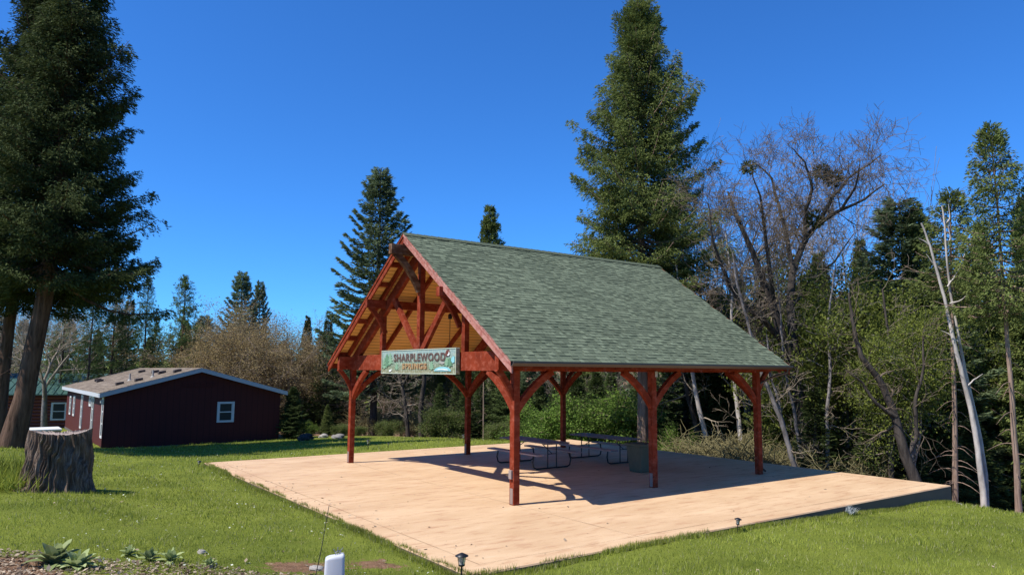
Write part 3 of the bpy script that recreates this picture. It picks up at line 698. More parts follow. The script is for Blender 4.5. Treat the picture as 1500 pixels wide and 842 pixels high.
def conifer(seed, Ht, Rad, base, style='fir', r0=.25, dens=1., lean=(0, 0), prof=None, leaf=None, dead=0, wob=.006):
    rng = np.random.default_rng(seed); P, rr = trunk_line(rng, Ht, r0, lean, wob); lines = [(P, rr, 10)]
    cen = lambda z: np.array([np.interp(z, P[:, 2], P[:, i]) for i in (0, 1)])
    LC_, LD, LT, LLn, LW = [], [], [], [], []
    st = dict(fir=dict(sp=.38, nb=6, e0=-12, e1=45, curl=.14, ll=.30, lw=.06, tw=.42, k=12), pine=dict(sp=.42, nb=4, e0=-5, e1=50, curl=.22, ll=.26, lw=.05, tw=.30, k=10), cedar=dict(sp=.27, nb=6, e0=-16, e1=52, curl=.17, ll=.24, lw=.085, tw=.62, k=26))[style]
    if leaf: st['ll'], st['lw'] = leaf
    z = base
    while z < Ht-.15:
        t = (z-base)/(Ht-base)
        pr = prof(t) if prof else (1-t)**(.85 if style != 'cedar' else .75)*(.55+.45*min(1, t/.12+.2)) if style != 'pine' else (1-t)**.65*(.6+.4*min(1, t/.3))
        az0 = rng.uniform(0, 6.28)
        for k in range(st['nb'] if t < .93 else 3):
            az = az0 + k*2*np.pi/st['nb'] + rng.normal(0, .25); l = Rad*pr*rng.uniform(.62, 1.12) + .15
            if style == 'cedar': l *= 1 + .14*math.sin(az*2+z*.9+seed) + .10*math.sin(az*5+z*2.1)
            if style == 'pine' and rng.random() < .2: continue
            e = R(st['e0'] + (st['e1']-st['e0'])*t**1.3 + rng.normal(0, 6)); c0 = cen(z)
            s = np.linspace(0, 1, 7); out = np.array([math.cos(az), math.sin(az)])
            B = np.stack([c0[0]+out[0]*l*s*math.cos(e), c0[1]+out[1]*l*s*math.cos(e), z + l*s*math.sin(e) + st['curl']*l*(s**2.2) - .10*l*np.sin(np.pi*s)], -1)
            lines.append((B, np.maximum(.006, (.012+.016*l)*(1-s*.85)), 3))
            m_ = max(3, int(l/(.17 if style != 'pine' else .20)*dens)); kk = st['k']
            ss = rng.uniform(.16 if style != 'pine' else .30, 1.0, m_)**(.8 if style != 'pine' else .6)
            ctr = np.stack([np.interp(ss, s, B[:, i]) for i in range(3)], -1)
            tang = np.array([out[0], out[1], .1]); sd = np.array([-out[1], out[0], 0])
            ctr = np.repeat(ctr, kk, 0); sr = np.repeat(ss, kk); n = len(ctr); tw_ = st['tw']*(1-.45*sr)*min(1, l/1.2+.25)
            lat = rng.uniform(-1, 1, n)
            if style == 'fir':
                ctr = ctr + sd*(lat*tw_*1.1)[:, None] + tang*(-.15*abs(lat)*tw_)[:, None] + rng.normal(0, .025, (n, 3)) + np.array([0, 0, -1])*(abs(lat)*tw_*.25)[:, None]
                D = tang*.8 + sd*np.sign(lat)[:, None]*rng.uniform(.2, .9, n)[:, None] + rng.normal(0, .22, (n, 3))
            elif style == 'pine':
                cl = np.repeat(rng.normal(0, 1, (m_, 3))*np.array([.30, .30, .12])*min(1, l), kk, 0)
                ctr = ctr + cl + rng.normal(0, .05, (n, 3)); D = rng.normal(0, 1, (n, 3)) + tang*.5 + np.array([0, 0, .5])
            else:
                cl = np.repeat(rng.normal(0, 1, (m_, 3))*np.array([.10, .10, .09])*min(1, l/1.5+.2), kk, 0)
                ctr = ctr + cl + sd*(lat*tw_*1.25)[:, None] + tang*(-.25*abs(lat)*tw_)[:, None] + np.array([0, 0, -1])*(abs(lat)**1.5*tw_*.55 + .22*rng.random(n)**2*tw_)[:, None] + rng.normal(0, .035, (n, 3))
                D = tang*.7 + sd*np.sign(lat)[:, None]*rng.uniform(.1, .8, n)[:, None] + rng.normal(0, .30, (n, 3)) + np.array([0, 0, -.45 if t < .8 else .4])
            LC_.append(ctr); LD.append(D); sz = rng.uniform(.6, 1.2, n)
            LLn.append(st['ll']*sz); LW.append(st['lw']*sz)
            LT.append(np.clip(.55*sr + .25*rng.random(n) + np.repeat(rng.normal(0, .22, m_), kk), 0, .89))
        z += st['sp']*rng.uniform(.7, 1.3)*(1 if t < .85 else .6)
    for i in range(dead):           # bare dead limbs on the lower trunk
        z = rng.uniform(.12*Ht, base+.1*(Ht-base)); az = rng.uniform(0, 6.28); l = rng.uniform(.4, 1.3); s = np.linspace(0, 1, 5); c0 = cen(z)
        lines.append((np.stack([c0[0]+math.cos(az)*l*s, c0[1]+math.sin(az)*l*s, z-.25*l*s+.1*np.sin(s*4)], -1), .022*(1-s*.8), 3))
    Cn = np.concatenate(LC_); co_ = rhomb(Cn, np.concatenate(LD), np.concatenate(LLn), np.concatenate(LW), rng)
    return lines, co_, np.concatenate(LT)
def skel(rng, p, d, r, L, depth, out, nodes, P_):
    n = 5 if depth > 1 else 4; pts = [p.copy()]; rad = [r]; q = p.copy(); end = r*P_.get('tp', .55)
    for i in range(n):
        d = d + rng.normal(0, P_['wig'], 3) + np.array([0, 0, P_['up']]); d /= np.linalg.norm(d); q = q + d*L/n; pts.append(q.copy()); rad.append(r+(end-r)*(i+1)/n)
    sides = 9 if r > .1 else (5 if r > .03 else 3)
    out.append((np.array(pts), np.maximum(np.array(rad), P_['rmin']), sides)); nodes.append((depth, pts, d))
    if depth <= 0: return
    nc = P_['nc'][min(depth, len(P_['nc'])-1)]
    for k in range(nc):
        i = rng.integers(2, n+1) if k < nc-1 else n; b = pts[i]; az = rng.uniform(0, 6.28); a = R(rng.uniform(*P_['ang']))
        o1 = np.cross(d, [0, 0, 1.]); o1 = o1/np.linalg.norm(o1) if np.linalg.norm(o1) > .05 else np.array([1., 0, 0]); o2 = np.cross(d, o1)
        nd = d*math.cos(a) + (o1*math.cos(az)+o2*math.sin(az))*math.sin(a)
        skel(rng, b, nd, max(rad[i]*rng.uniform(.55, .8), P_['rmin']), L*rng.uniform(*P_['ls']), depth-1, out, nodes, P_)
def twiggy(seed, Ht, r0, trunkL, depth=5, lean=(0, 0), nc=(0, 4, 4, 4, 4, 4), ang=(24, 60), ls=(.55, .82), wig=.17, up=.02, rmin=.007, forks=None):
    rng = np.random.default_rng(seed); out = []; nodes = []; P_ = dict(nc=nc, ang=ang, ls=ls, wig=wig, up=up, rmin=rmin)
    d0 = np.array([lean[0], lean[1], 1.0]); d0 /= np.linalg.norm(d0)
    n = 7; q = np.array([0, 0, -.3]); pts = [q]; d = d0.copy()
    for i in range(n): d = d + rng.normal(0, .05, 3); d[2] = abs(d[2]); d /= np.linalg.norm(d); q = q + d*trunkL/n; pts.append(q)
    rad = np.linspace(r0*1.25, r0*.72, n+1); trunk = [(np.array(pts), rad, 12)]
    for k in range(forks or 4):
        az = k*2*np.pi/(forks or 4) + rng.uniform(-.5, .5); a = R(rng.uniform(14, 42)); i = n if k < 2 else rng.integers(n-3, n+1)
        nd = np.array([math.cos(az)*math.sin(a)+lean[0]*.6, math.sin(az)*math.sin(a)+lean[1]*.6, math.cos(a)])
        skel(rng, pts[i].copy(), nd/np.linalg.norm(nd), r0*rng.uniform(.42, .62), (Ht-trunkL)*rng.uniform(.36, .5), depth, out, nodes, P_)
    return trunk, out, nodes, rng
def scatter_leaves(nodes, rng, per, size, maxdepth=1, spread=.18, up=.2):
    pts = np.array([p for dp, ps, d in nodes if dp <= maxdepth for p in ps[1:]]); n = len(pts)*per
    Cn = np.repeat(pts, per, 0) + rng.normal(0, spread, (n, 3)); D = rng.normal(0, 1, (n, 3)) + [0, 0, up]
    sz = rng.uniform(.6, 1.25, n); tn = np.clip(rng.random(n)*.5 + np.repeat(rng.random(len(pts)), per)*.45, 0, .89)
    return rhomb(Cn, D, size*sz, size*.55*sz, rng), tn

PROTO = {}
def proto(key, kind, **k):
    if key in PROTO: return PROTO[key]
    if kind in ('fir', 'pine', 'cedar'):
        tm, fm = k.pop('tm'), k.pop('fm'); lines, co_, tn = conifer(style=kind, **k)
        a = tubes_mesh(key+'_trunk', lines); a.materials.append(M[tm]); b = np_mesh(key+'_crown', co_, 4, tn); b.materials.append(M[fm]); r_ = (a, b)
    elif kind == 'bare':
        tm, fm = k.pop('tm'), k.pop('fm'); trunk, out, nodes, rng = twiggy(**k)
        a = tubes_mesh(key+'_trunk', trunk); a.materials.append(M[tm]); b = tubes_mesh(key+'_crown', out); b.materials.append(M[fm]); r_ = (a, b)
    else:
        tm, fm, tw_ = k.pop('tm'), k.pop('fm'), k.pop('tw', None); per, size, sp_, md = k.pop('per'), k.pop('size'), k.pop('spread', .18), k.pop('md', 1)
        trunk, out, nodes, rng = twiggy(**k); co_, tn = scatter_leaves(nodes, rng, per, size, md, sp_)
        a = tubes_mesh(key+'_trunk', trunk+out); a.materials.append(M[tm]); b = np_mesh(key+'_crown', co_, 4, tn); b.materials.append(M[fm]); r_ = (a, b)
    PROTO[key] = r_; return r_
def plant(name, key, loc, rz=0, sc=1, label=None, cat='tree', group=None, parts=('trunk', 'crown'), scz=None, tilt=(0, 0)):
    root = empty(name, loc, rz); root.rotation_euler = (tilt[0], tilt[1], rz); root.scale = (sc, sc, scz or sc)
    for nm, me in zip(parts, PROTO[key]):
        o = bpy.data.objects.new(nm, me); col.objects.link(o); o.parent = root
    tag(root, label, cat, group); return root
rnd = random.Random(11)

# --- hero trees
def cedarprof(t): return min(1, .50+t*3.2)*(1-t)**.62 if t < .16 else (1-t)**.62
Dl = 26
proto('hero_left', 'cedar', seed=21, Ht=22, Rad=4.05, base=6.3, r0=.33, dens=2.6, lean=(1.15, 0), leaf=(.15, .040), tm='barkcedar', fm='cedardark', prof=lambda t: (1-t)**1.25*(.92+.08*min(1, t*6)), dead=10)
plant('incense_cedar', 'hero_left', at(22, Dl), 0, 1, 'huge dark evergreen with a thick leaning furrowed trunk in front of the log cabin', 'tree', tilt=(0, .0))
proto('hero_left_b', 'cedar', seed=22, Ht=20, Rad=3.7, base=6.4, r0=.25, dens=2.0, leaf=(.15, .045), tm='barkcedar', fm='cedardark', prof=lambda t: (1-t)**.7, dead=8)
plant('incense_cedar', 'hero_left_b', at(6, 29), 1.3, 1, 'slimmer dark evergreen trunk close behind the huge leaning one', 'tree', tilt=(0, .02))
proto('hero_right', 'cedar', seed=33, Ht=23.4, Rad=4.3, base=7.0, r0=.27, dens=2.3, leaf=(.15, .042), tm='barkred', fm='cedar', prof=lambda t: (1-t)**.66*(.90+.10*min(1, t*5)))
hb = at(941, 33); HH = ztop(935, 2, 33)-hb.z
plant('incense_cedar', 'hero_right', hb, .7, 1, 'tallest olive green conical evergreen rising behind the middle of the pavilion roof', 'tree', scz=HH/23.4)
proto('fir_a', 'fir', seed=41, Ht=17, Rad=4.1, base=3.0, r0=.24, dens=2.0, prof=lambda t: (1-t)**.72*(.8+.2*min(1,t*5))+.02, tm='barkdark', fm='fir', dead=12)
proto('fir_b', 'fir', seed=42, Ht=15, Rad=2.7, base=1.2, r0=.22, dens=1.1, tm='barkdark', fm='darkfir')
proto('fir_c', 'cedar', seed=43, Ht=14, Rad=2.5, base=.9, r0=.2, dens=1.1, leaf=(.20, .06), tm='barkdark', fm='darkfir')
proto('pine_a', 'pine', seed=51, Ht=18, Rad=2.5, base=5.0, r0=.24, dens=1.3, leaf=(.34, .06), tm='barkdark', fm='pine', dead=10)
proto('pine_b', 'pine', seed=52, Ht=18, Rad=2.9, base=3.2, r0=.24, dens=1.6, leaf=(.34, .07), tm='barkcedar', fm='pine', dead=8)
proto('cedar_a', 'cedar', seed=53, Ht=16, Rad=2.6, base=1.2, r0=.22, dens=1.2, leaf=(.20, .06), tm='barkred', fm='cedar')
proto('pole_cedar', 'cedar', seed=54, Ht=15, Rad=2.2, base=8.0, r0=.11, dens=.9, leaf=(.15, .045), tm='barkred', fm='cedar', dead=16)
def put(name, key, H0, u, dist, vt, label, group=None, rz=None, wide=1, cat='tree', tilt=(0, 0)):
    p = at(u, dist); h = ztop(u, vt, dist)-p.z; s_ = h/H0
    return plant(name, key, p, rnd.uniform(0, 6.28) if rz is None else rz, s_*wide, label, cat, group, scz=s_, tilt=tilt)
put('fir_tree', 'fir_a', 17, 548, 45, 247, 'tall blue green fir with layered branches behind the front peak of the pavilion', wide=.95)
put('pine_tree', 'cedar_a', 16, 717, 62, 303, 'rounded evergreen top poking above the middle of the green pavilion roof', wide=.95)
put('pine_tree', 'pine_a', 18, 209, 58, 407, 'slender see-through pine behind the ridge of the red house', wide=.85)
put('pine_tree', 'pine_b', 18, 264, 58, 403, 'full pointed pine standing alone between the slender pine and the tan tree', wide=1.0)
put('pine_tree', 'fir_a', 17, 347, 72, 398, 'dark evergreen top rising above the tan budding tree', wide=.9)
put('pine_tree', 'fir_a', 17, 374, 74, 412, 'smaller thin evergreen top just right of the one above the tan tree', wide=.62)
put('pine_tree', 'pine_b', 18, 162, 50, 425, 'dense green pine directly behind the far end of the red house roof')
put('pine_tree', 'pine_a', 18, 128, 47, 418, 'thin pine with a bare straight trunk right of the huge leaning evergreen', wide=.9)
put('pine_tree', 'pine_a', 18, 88, 52, 410, 'thin pine between the huge leaning evergreen and the house roof', wide=.9)
put('pine_tree', 'fir_b', 15, 183, 66, 432, 'dark evergreen in the row behind the red house, left of the slender pine')
put('pine_tree', 'pine_b', 18, 284, 70, 492, 'low pine against the sky just left of the tan tree', wide=.8)
put('fir_tree', 'fir_b', 15, 478, 58, 462, 'dark evergreen between the tan tree and the tall fir')
put('fir_tree', 'fir_b', 15, 505, 66, 478, 'dark evergreen just left of the tall fir, half behind the pavilion', wide=.9)
put('fir_tree', 'fir_c', 14, 448, 62, 462, 'small pointed evergreen behind the right end of the tan trees', wide=.7)
put('cedar_bush', 'fir_c', 14, 431, 38.5, 566, 'dark dense cedar shrub against the right corner of the red house', wide=1.9, cat='shrub')
put('cedar_bush', 'cedar_a', 16, 481, 40, 592, 'small light green conical evergreen left of the front left post', wide=1.5, cat='shrub')
# --- tan budding trees
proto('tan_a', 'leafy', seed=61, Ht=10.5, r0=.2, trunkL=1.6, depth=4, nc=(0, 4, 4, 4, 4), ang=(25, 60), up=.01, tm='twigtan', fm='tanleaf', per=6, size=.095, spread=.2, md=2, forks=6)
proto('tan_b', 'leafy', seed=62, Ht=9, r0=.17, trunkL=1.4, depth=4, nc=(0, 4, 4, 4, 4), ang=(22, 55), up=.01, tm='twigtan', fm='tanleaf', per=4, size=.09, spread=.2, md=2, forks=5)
def treeheight(key): 
    z = max(max((v[2] for v in me_bounds(me))) for me in PROTO[key]); return z
def me_bounds(me):
    a = np.empty(len(me.vertices)*3, np.float32); me.vertices.foreach_get('co', a); a = a.reshape(-1, 3); return [a.min(0), a.max(0)]
for u, vt, dd, key, lab, wd in ((348, 432, 56, 'tan_a', 'broad tan brown budding tree behind the red house peak', 1.25), (400, 440, 58, 'tan_b', 'tan budding tree right behind the low end of the red house roof', 1.1), (300, 470, 60, 'tan_b', 'small tan tree at the left edge of the tan clump', .8), (447, 478, 60, 'tan_b', 'sparse tan grey tree at the right edge of the tan clump', .9)):
    put('budding_tree', key, treeheight(key), u, dd, vt, lab, 'tan budding trees behind the house', wide=wd)
# --- bare oaks on the right
proto('bare_mid', 'bare', seed=72, Ht=13, r0=.2, trunkL=4, depth=4, nc=(0, 4, 5, 4, 4), ang=(18, 48), tm='barkgrey', fm='twiggrey', forks=5)
proto('bare_thin', 'bare', seed=73, Ht=13, r0=.13, trunkL=5, depth=4, nc=(0, 4, 4, 3, 3), ang=(15, 40), tm='barkgrey', fm='twiggrey', forks=3)
h_ = {k: treeheight(k) for k in ('bare_mid', 'bare_thin')}
for u, dd, vt, key, lab, wd, tl in ((1085, 36, 185, 'bare_mid', 'grey bare tree just right of the tallest evergreen', .55, -.05), (1110, 33, 190, 'bare_mid', 'grey bare tree between the roof edge and the biggest oak', .6, -.06), (1160, 36, 215, 'bare_mid', 'grey bare tree close behind the biggest oak', .7, .03),
      
      (1250, 36, 300, 'bare_mid', 'hazy grey bare crown right of the biggest oak', .8, .05)):
    put('bare_tree', key, h_[key], u, dd, vt, lab, 'bare trees right of the pavilion', wide=wd, tilt=(0, tl))
for i, (u, dd, vt, key) in enumerate(((70, 48, 395, 'bare_mid'), (105, 55, 420, 'bare_mid'), (40, 60, 430, 'bare_mid'), (560, 52, 520, 'bare_mid'), (640, 50, 500, 'bare_mid'), (690, 55, 520, 'bare_thin'), (600, 62, 510, 'bare_mid'), (860, 50, 520, 'bare_mid'))):
    lab = ['bare grey tree left of the slender pines', 'bare grey tree just behind the thin bare trunked pine', 'bare grey tree behind the log cabin', 'grey bare brush tree behind the front left post', 'grey bare brush tree behind the middle left post', 'thin bare tree behind the middle left post', 'grey bare tree far behind the painted sign', 'grey bare tree behind the far table'][i]
    put('bare_tree', key, h_[key], u, dd, vt, lab, 'bare trees in the background', wide=1.0)
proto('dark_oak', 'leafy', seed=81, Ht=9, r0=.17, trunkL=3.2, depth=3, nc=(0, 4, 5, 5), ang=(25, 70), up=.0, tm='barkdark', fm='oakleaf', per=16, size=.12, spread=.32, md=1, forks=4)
put('leafy_tree', 'dark_oak', treeheight('dark_oak'), 655, 47, 500, 'olive leafy tree behind the sign, between the dark trunks and the middle post', wide=.8)
put('pine_tree', 'pole_cedar', 15, 709, 37, 440, 'straight pale brown trunk behind the middle of the pavilion', wide=.7)
def forked(name, u, dist, pts_list, mt, label, depth=2, ln=(.8, 1.8), step=2, start=6, twm='twigdark'):
    root = empty(name, at(u, dist)); tag(root, label, 'tree'); L_ = []; rng = np.random.default_rng(u); tw_ = []; nodes = []
    for pts, r0, r1 in pts_list:
        A = np.array([list(unproj(a, b, y=dist+(c[0] if c else 0))-root.location) for a, b, *c in pts]); k = len(A); t = np.linspace(0, 1, k); tt = np.linspace(0, 1, k*4)
        B = np.stack([np.interp(tt, t, A[:, i]) for i in range(3)], -1); B += np.cumsum(rng.normal(0, .014, B.shape), 0); r_ = np.linspace(r0, r1, len(B)); L_.append((B, r_, 9))
        for i in range(start if r0 > .15 else 3, len(B), step):
            tg = B[min(i+1, len(B)-1)]-B[i-1]; tg /= np.linalg.norm(tg)
            d = rng.normal(0, .8, 3) + tg*.5; d[2] += .35; dd = dict(nc=(0, 3, 4, 4), ang=(20, 58), ls=(.55, .85), wig=.22, up=.0, rmin=.006)
            skel(rng, B[i], d/np.linalg.norm(d), min(.04, r_[i]*.35), rng.uniform(*ln), depth, tw_, nodes, dd)
    a = tubes_mesh('trunk', L_); a.materials.append(M[mt]); o = bpy.data.objects.new('trunk', a); col.objects.link(o); o.parent = root
    b = tubes_mesh('crown', tw_); b.materials.append(M[twm]); o = bpy.data.objects.new('crown', b); col.objects.link(o); o.parent = root
    return root
bb_ = forked('bare_oak', 1187, 27, [([(1190, 705), (1183, 640), (1166, 560), (1150, 505), (1133, 450), (1118, 405), (1100, 360), (1082, 320), (1070, 280)], .27, .04),
    ([(1166, 560), (1162, 500, .3), (1158, 450, .5), (1163, 400, .6), (1180, 355, .6), (1200, 328, .5), (1232, 308, .3), (1268, 292, 0), (1300, 268, -.3)], .20, .025),
    ([(1163, 400, .6), (1150, 350, .9), (1138, 300, 1.2), (1130, 262, 1.4), (1105, 240, 1.5)], .10, .02), ([(1180, 355, .6), (1178, 310, .2), (1190, 270, -.2), (1180, 235, -.4), (1162, 215, -.6)], .09, .018),
    ([(1200, 328, .5), (1218, 290, 1), (1240, 262, 1.4), (1275, 240, 1.8), (1290, 225, 2)], .08, .018), ([(1232, 308, .3), (1256, 270, -.6), (1262, 240, -1.2)], .06, .015),
    ([(1150, 505), (1120, 470, -.6), (1085, 445, -1.2), (1060, 400, -1.6), (1042, 350, -2), (1036, 300, -2.2)], .12, .02), ([(1133, 450), (1128, 395, -.8), (1120, 340, -1.4), (1112, 290, -1.8), (1098, 250, -2)], .10, .018),
    ([(1158, 450, .5), (1190, 410, 1.3), (1222, 385, 2.0), (1250, 345, 2.4)], .08, .018)],
    'barkdark', 'biggest dark bare oak with mistletoe clumps, right of the pavilion roof', 3, (.5, 1.15), 1, 16)
TRK = [
 (1031, 31, [([(1035, 640), (1024, 600), (1015, 549), (1004, 500), (998, 440), (990, 380)], 0.112, 0.032)], 'barkpale', 'pale bare trunk leaning left, seen under the roof right of the middle post'),
 (1022, 32.5, [([(1026, 650), (1014, 600), (1002, 549), (992, 490), (985, 430)], 0.140, 0.040)], 'barkdark', 'dark bare trunk close beside the pale one right of the middle post'),
 (1084, 30, [([(1086, 645), (1082, 600), (1078, 562), (1072, 500), (1075, 420), (1066, 340)], 0.105, 0.032)], 'barkpale', 'upright pale bare trunk left of the back corner post'),
 (1163, 25, [([(1166, 690), (1152, 640), (1134, 590), (1118, 552), (1102, 500), (1085, 440), (1070, 370)], 0.091, 0.032), ([(1152, 640), (1140, 585, .2), (1129, 545, .3), (1124, 490, .4)], 0.049, 0.024)], 'barkgrey', 'grey trunk leaning left just right of the back corner post'),
 (1180, 26, [([(1178, 690), (1170, 640), (1163, 600), (1152, 545), (1145, 480), (1140, 400)], 0.077, 0.024)], 'barkgrey', 'thin grey trunk touching the left side of the biggest oak trunk'),
 (1213, 25.5, [([(1214, 694), (1213, 650), (1210, 600), (1216, 540), (1212, 470), (1220, 400)], 0.084, 0.028)], 'barkgrey', 'upright grey trunk between the biggest oak and the twisted leaning oak'),
 (1302, 25, [([(1306, 700), (1304, 640), (1301, 560), (1300, 490), (1294, 420)], 0.091, 0.032)], 'barkdark', 'straight dark trunk behind the twisted leaning oak'),
 (1272, 27, [([(1274, 700), (1262, 640), (1258, 580), (1240, 520), (1232, 450)], 0.084, 0.028)], 'barkdark', 'dark crooked trunk just left of the twisted leaning oak')]
TRK += [(597, 42, [([(598, 644), (594, 600), (590, 564), (582, 540), (574, 505), (570, 470)], .13, .05), ([(594, 600), (584, 588), (568, 582), (556, 570)], .05, .02), ([(590, 564), (600, 545), (612, 520)], .07, .03)], 'barkdark', 'dark thin trunk under the sign, the left one of a pair'),
 (617, 42, [([(617, 646), (617, 600), (622, 564), (625, 535), (630, 500), (632, 460)], .17, .06), ([(618, 592), (608, 590), (598, 596)], .05, .02), ([(624, 545), (612, 522), (600, 512)], .07, .03)], 'barkdark', 'dark thicker trunk under the sign, the right one of a pair')]
for u, dd, pl_, mt, lab in TRK: tag(forked('bare_tree', u, dd, pl_, mt, lab, 2, (.4, 1.0), 2, 10, 'twiggrey'), group='trunks beyond the patio' if u > 700 else 'pair of dark trunks behind the sign')
# mistletoe clumps sit in the big oak: parts of it
mrng = np.random.default_rng(9); n = 420; q = mrng.normal(0, 1, (n, 3)); q /= np.linalg.norm(q, axis=1)[:, None]
mist = np_mesh('mistletoe', rhomb(q*mrng.uniform(.05, .30, (n, 1)), q, .13, .05, mrng), 4, mrng.random(n)*.8); mist.materials.append(M['mistle'])
bpy.context.view_layer.update(); inv = bb_.matrix_world.inverted()
for (u, v, s_) in ((1096, 246, .9), (1203, 253, 1.0), (1221, 263, 1.0), (1192, 322, 1.1)):
    o = bpy.data.objects.new('mistletoe_clump', mist); col.objects.link(o); o.parent = bb_; o.location = inv@unproj(u, v, y=27.3); o.scale = (s_,)*3
# --- right hand trees
put('fir_tree', 'fir_a', 17, 1328, 30, 292, 'dark pointed fir left of the paired pale leaning trunks', wide=1.25)
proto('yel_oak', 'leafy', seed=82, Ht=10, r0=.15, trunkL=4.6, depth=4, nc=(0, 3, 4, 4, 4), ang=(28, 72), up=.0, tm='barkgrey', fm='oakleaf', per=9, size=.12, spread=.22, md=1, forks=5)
H_y = treeheight('yel_oak')
for u, dd, vt, lab, wd in ((1235, 28, 350, 'yellow green leafy tree behind the right corner of the patio', .9), (1330, 24.5, 425, 'bright yellow green leafed oak left of the brown trunk with dead limbs', .8), (1400, 30, 440, 'olive leafed tree behind the paired pale trunks', .8), (1290, 31, 380, 'olive leafed tree between the biggest oak and the pointed fir', .8), (1455, 33, 430, 'olive leafed tree behind the far right pole trunk', .8)):
    put('leafy_tree', 'yel_oak', H_y, u, dd, vt, lab, 'leafy trees beyond the patio corner', wide=wd)
proto('snag', 'cedar', seed=56, Ht=12.6, Rad=1.6, base=9.0, r0=.10, dens=.7, leaf=(.15, .045), tm='barkred', fm='cedar', dead=46)
put('cedar_tree', 'snag', 12.6, 1386, 23, 288, 'brown barked trunk with a tangle of dead lower limbs, beside the pale leaning pair', tilt=(0, -.06))
put('cedar_tree', 'pole_cedar', 15, 1479, 20.5, 190, 'straight brown pole trunk at the right edge with a feathery crown', rz=1, wide=.95, tilt=(0, -.035))
put('cedar_tree', 'cedar_a', 16, 1525, 27, 290, 'full green evergreen at the right edge behind the pole trunk', wide=1.0)
put('cedar_tree', 'cedar_a', 16, 1452, 31, 330, 'olive evergreen between the pale leaning pair and the right pole trunk', wide=.8)
for u, dd, vt, key, h0, lab, wd in ((1205, 31, 372, 'cedar_a', 16, 'light green evergreen filling the gap right of the biggest bare oak', .9), (1268, 33, 352, 'cedar_a', 16, 'pointed green evergreen left of the dark pointed fir', .75), (1352, 29, 305, 'fir_c', 14, 'evergreen close right of the dark pointed fir', .7),
    (1412, 31, 400, 'cedar_a', 16, 'evergreen filling the gap behind the pale leaning pair', .9), (1140, 37, 430, 'fir_c', 14, 'dark evergreen behind the trunk of the biggest bare oak', 1.0), (1070, 38, 440, 'fir_c', 14, 'dark evergreen just above the right slope of the pavilion roof', 1.0)):
    put('evergreen_tree', key, h0, u, dd, vt, lab, 'evergreens beyond the right corner', wide=wd)
def snagtree():
    root = empty('leaning_pale_tree', at(1441, 21.5)); tag(root, 'paired smooth pale leaning trunks with bare forked tops near the right edge', 'tree')
    y = 21.5; P = lambda u, v, dy=0: unproj(u, v, y=y+dy) - root.location
    L_ = []
    def ln(pts, r0, r1, n=9):
        A = np.array([list(P(*p)) for p in pts]); k = len(A); t = np.linspace(0, 1, k); tt = np.linspace(0, 1, k*4)
        B = np.stack([np.interp(tt, t, A[:, i]) for i in range(3)], -1); B += np.cumsum(np.random.default_rng(k).normal(0, .006, B.shape), 0); L_.append((B, np.linspace(r0, r1, len(B)), n))
    ln([(1442, 745), (1440, 715), (1432, 650), (1422, 597), (1408, 545), (1395, 495), (1384, 440), (1374, 400), (1362, 360), (1348, 325)], .092, .025)
    ln([(1446, 742, .1), (1444, 690, .15), (1437, 643, .2), (1425, 590, .2), (1411, 533, .2), (1400, 476, .1), (1390, 420, .1), (1386, 370), (1383, 330), (1378, 300)], .06, .02, 8)
    for (a, b, c) in (((1383, 330), (1390, 320), (1388, 300)), ((1387, 420), (1400, 400), (1412, 372)), ((1378, 395), (1365, 385), (1355, 372)), ((1362, 360), (1352, 352), (1344, 350)), ((1384, 360), (1391, 350), (1386, 325)), ((1412, 570), (1425, 555), (1438, 548)), ((1402, 500), (1388, 488), (1376, 484)), ((1390, 445), (1405, 440), (1422, 425))):
        ln([a, b, c], .03, .008, 4)
    a = tubes_mesh('trunk', L_); a.materials.append(M['barkpale']); o = bpy.data.objects.new('trunk', a); col.objects.link(o); o.parent = root
snagtree()
forked('bare_oak', 1335, 22.5, [([(1345, 712), (1325, 660), (1312, 610), (1290, 560), (1262, 520), (1250, 470), (1244, 430)], .17, .03), ([(1328, 668), (1345, 640), (1340, 590), (1352, 540), (1348, 490)], .08, .025), ([(1312, 610), (1285, 590), (1265, 560), (1240, 540)], .07, .02)], 'barkdark', 'dark twisted leaning oak trunk behind the right corner of the patio', 2, (.4, 1.0), 3, 8)

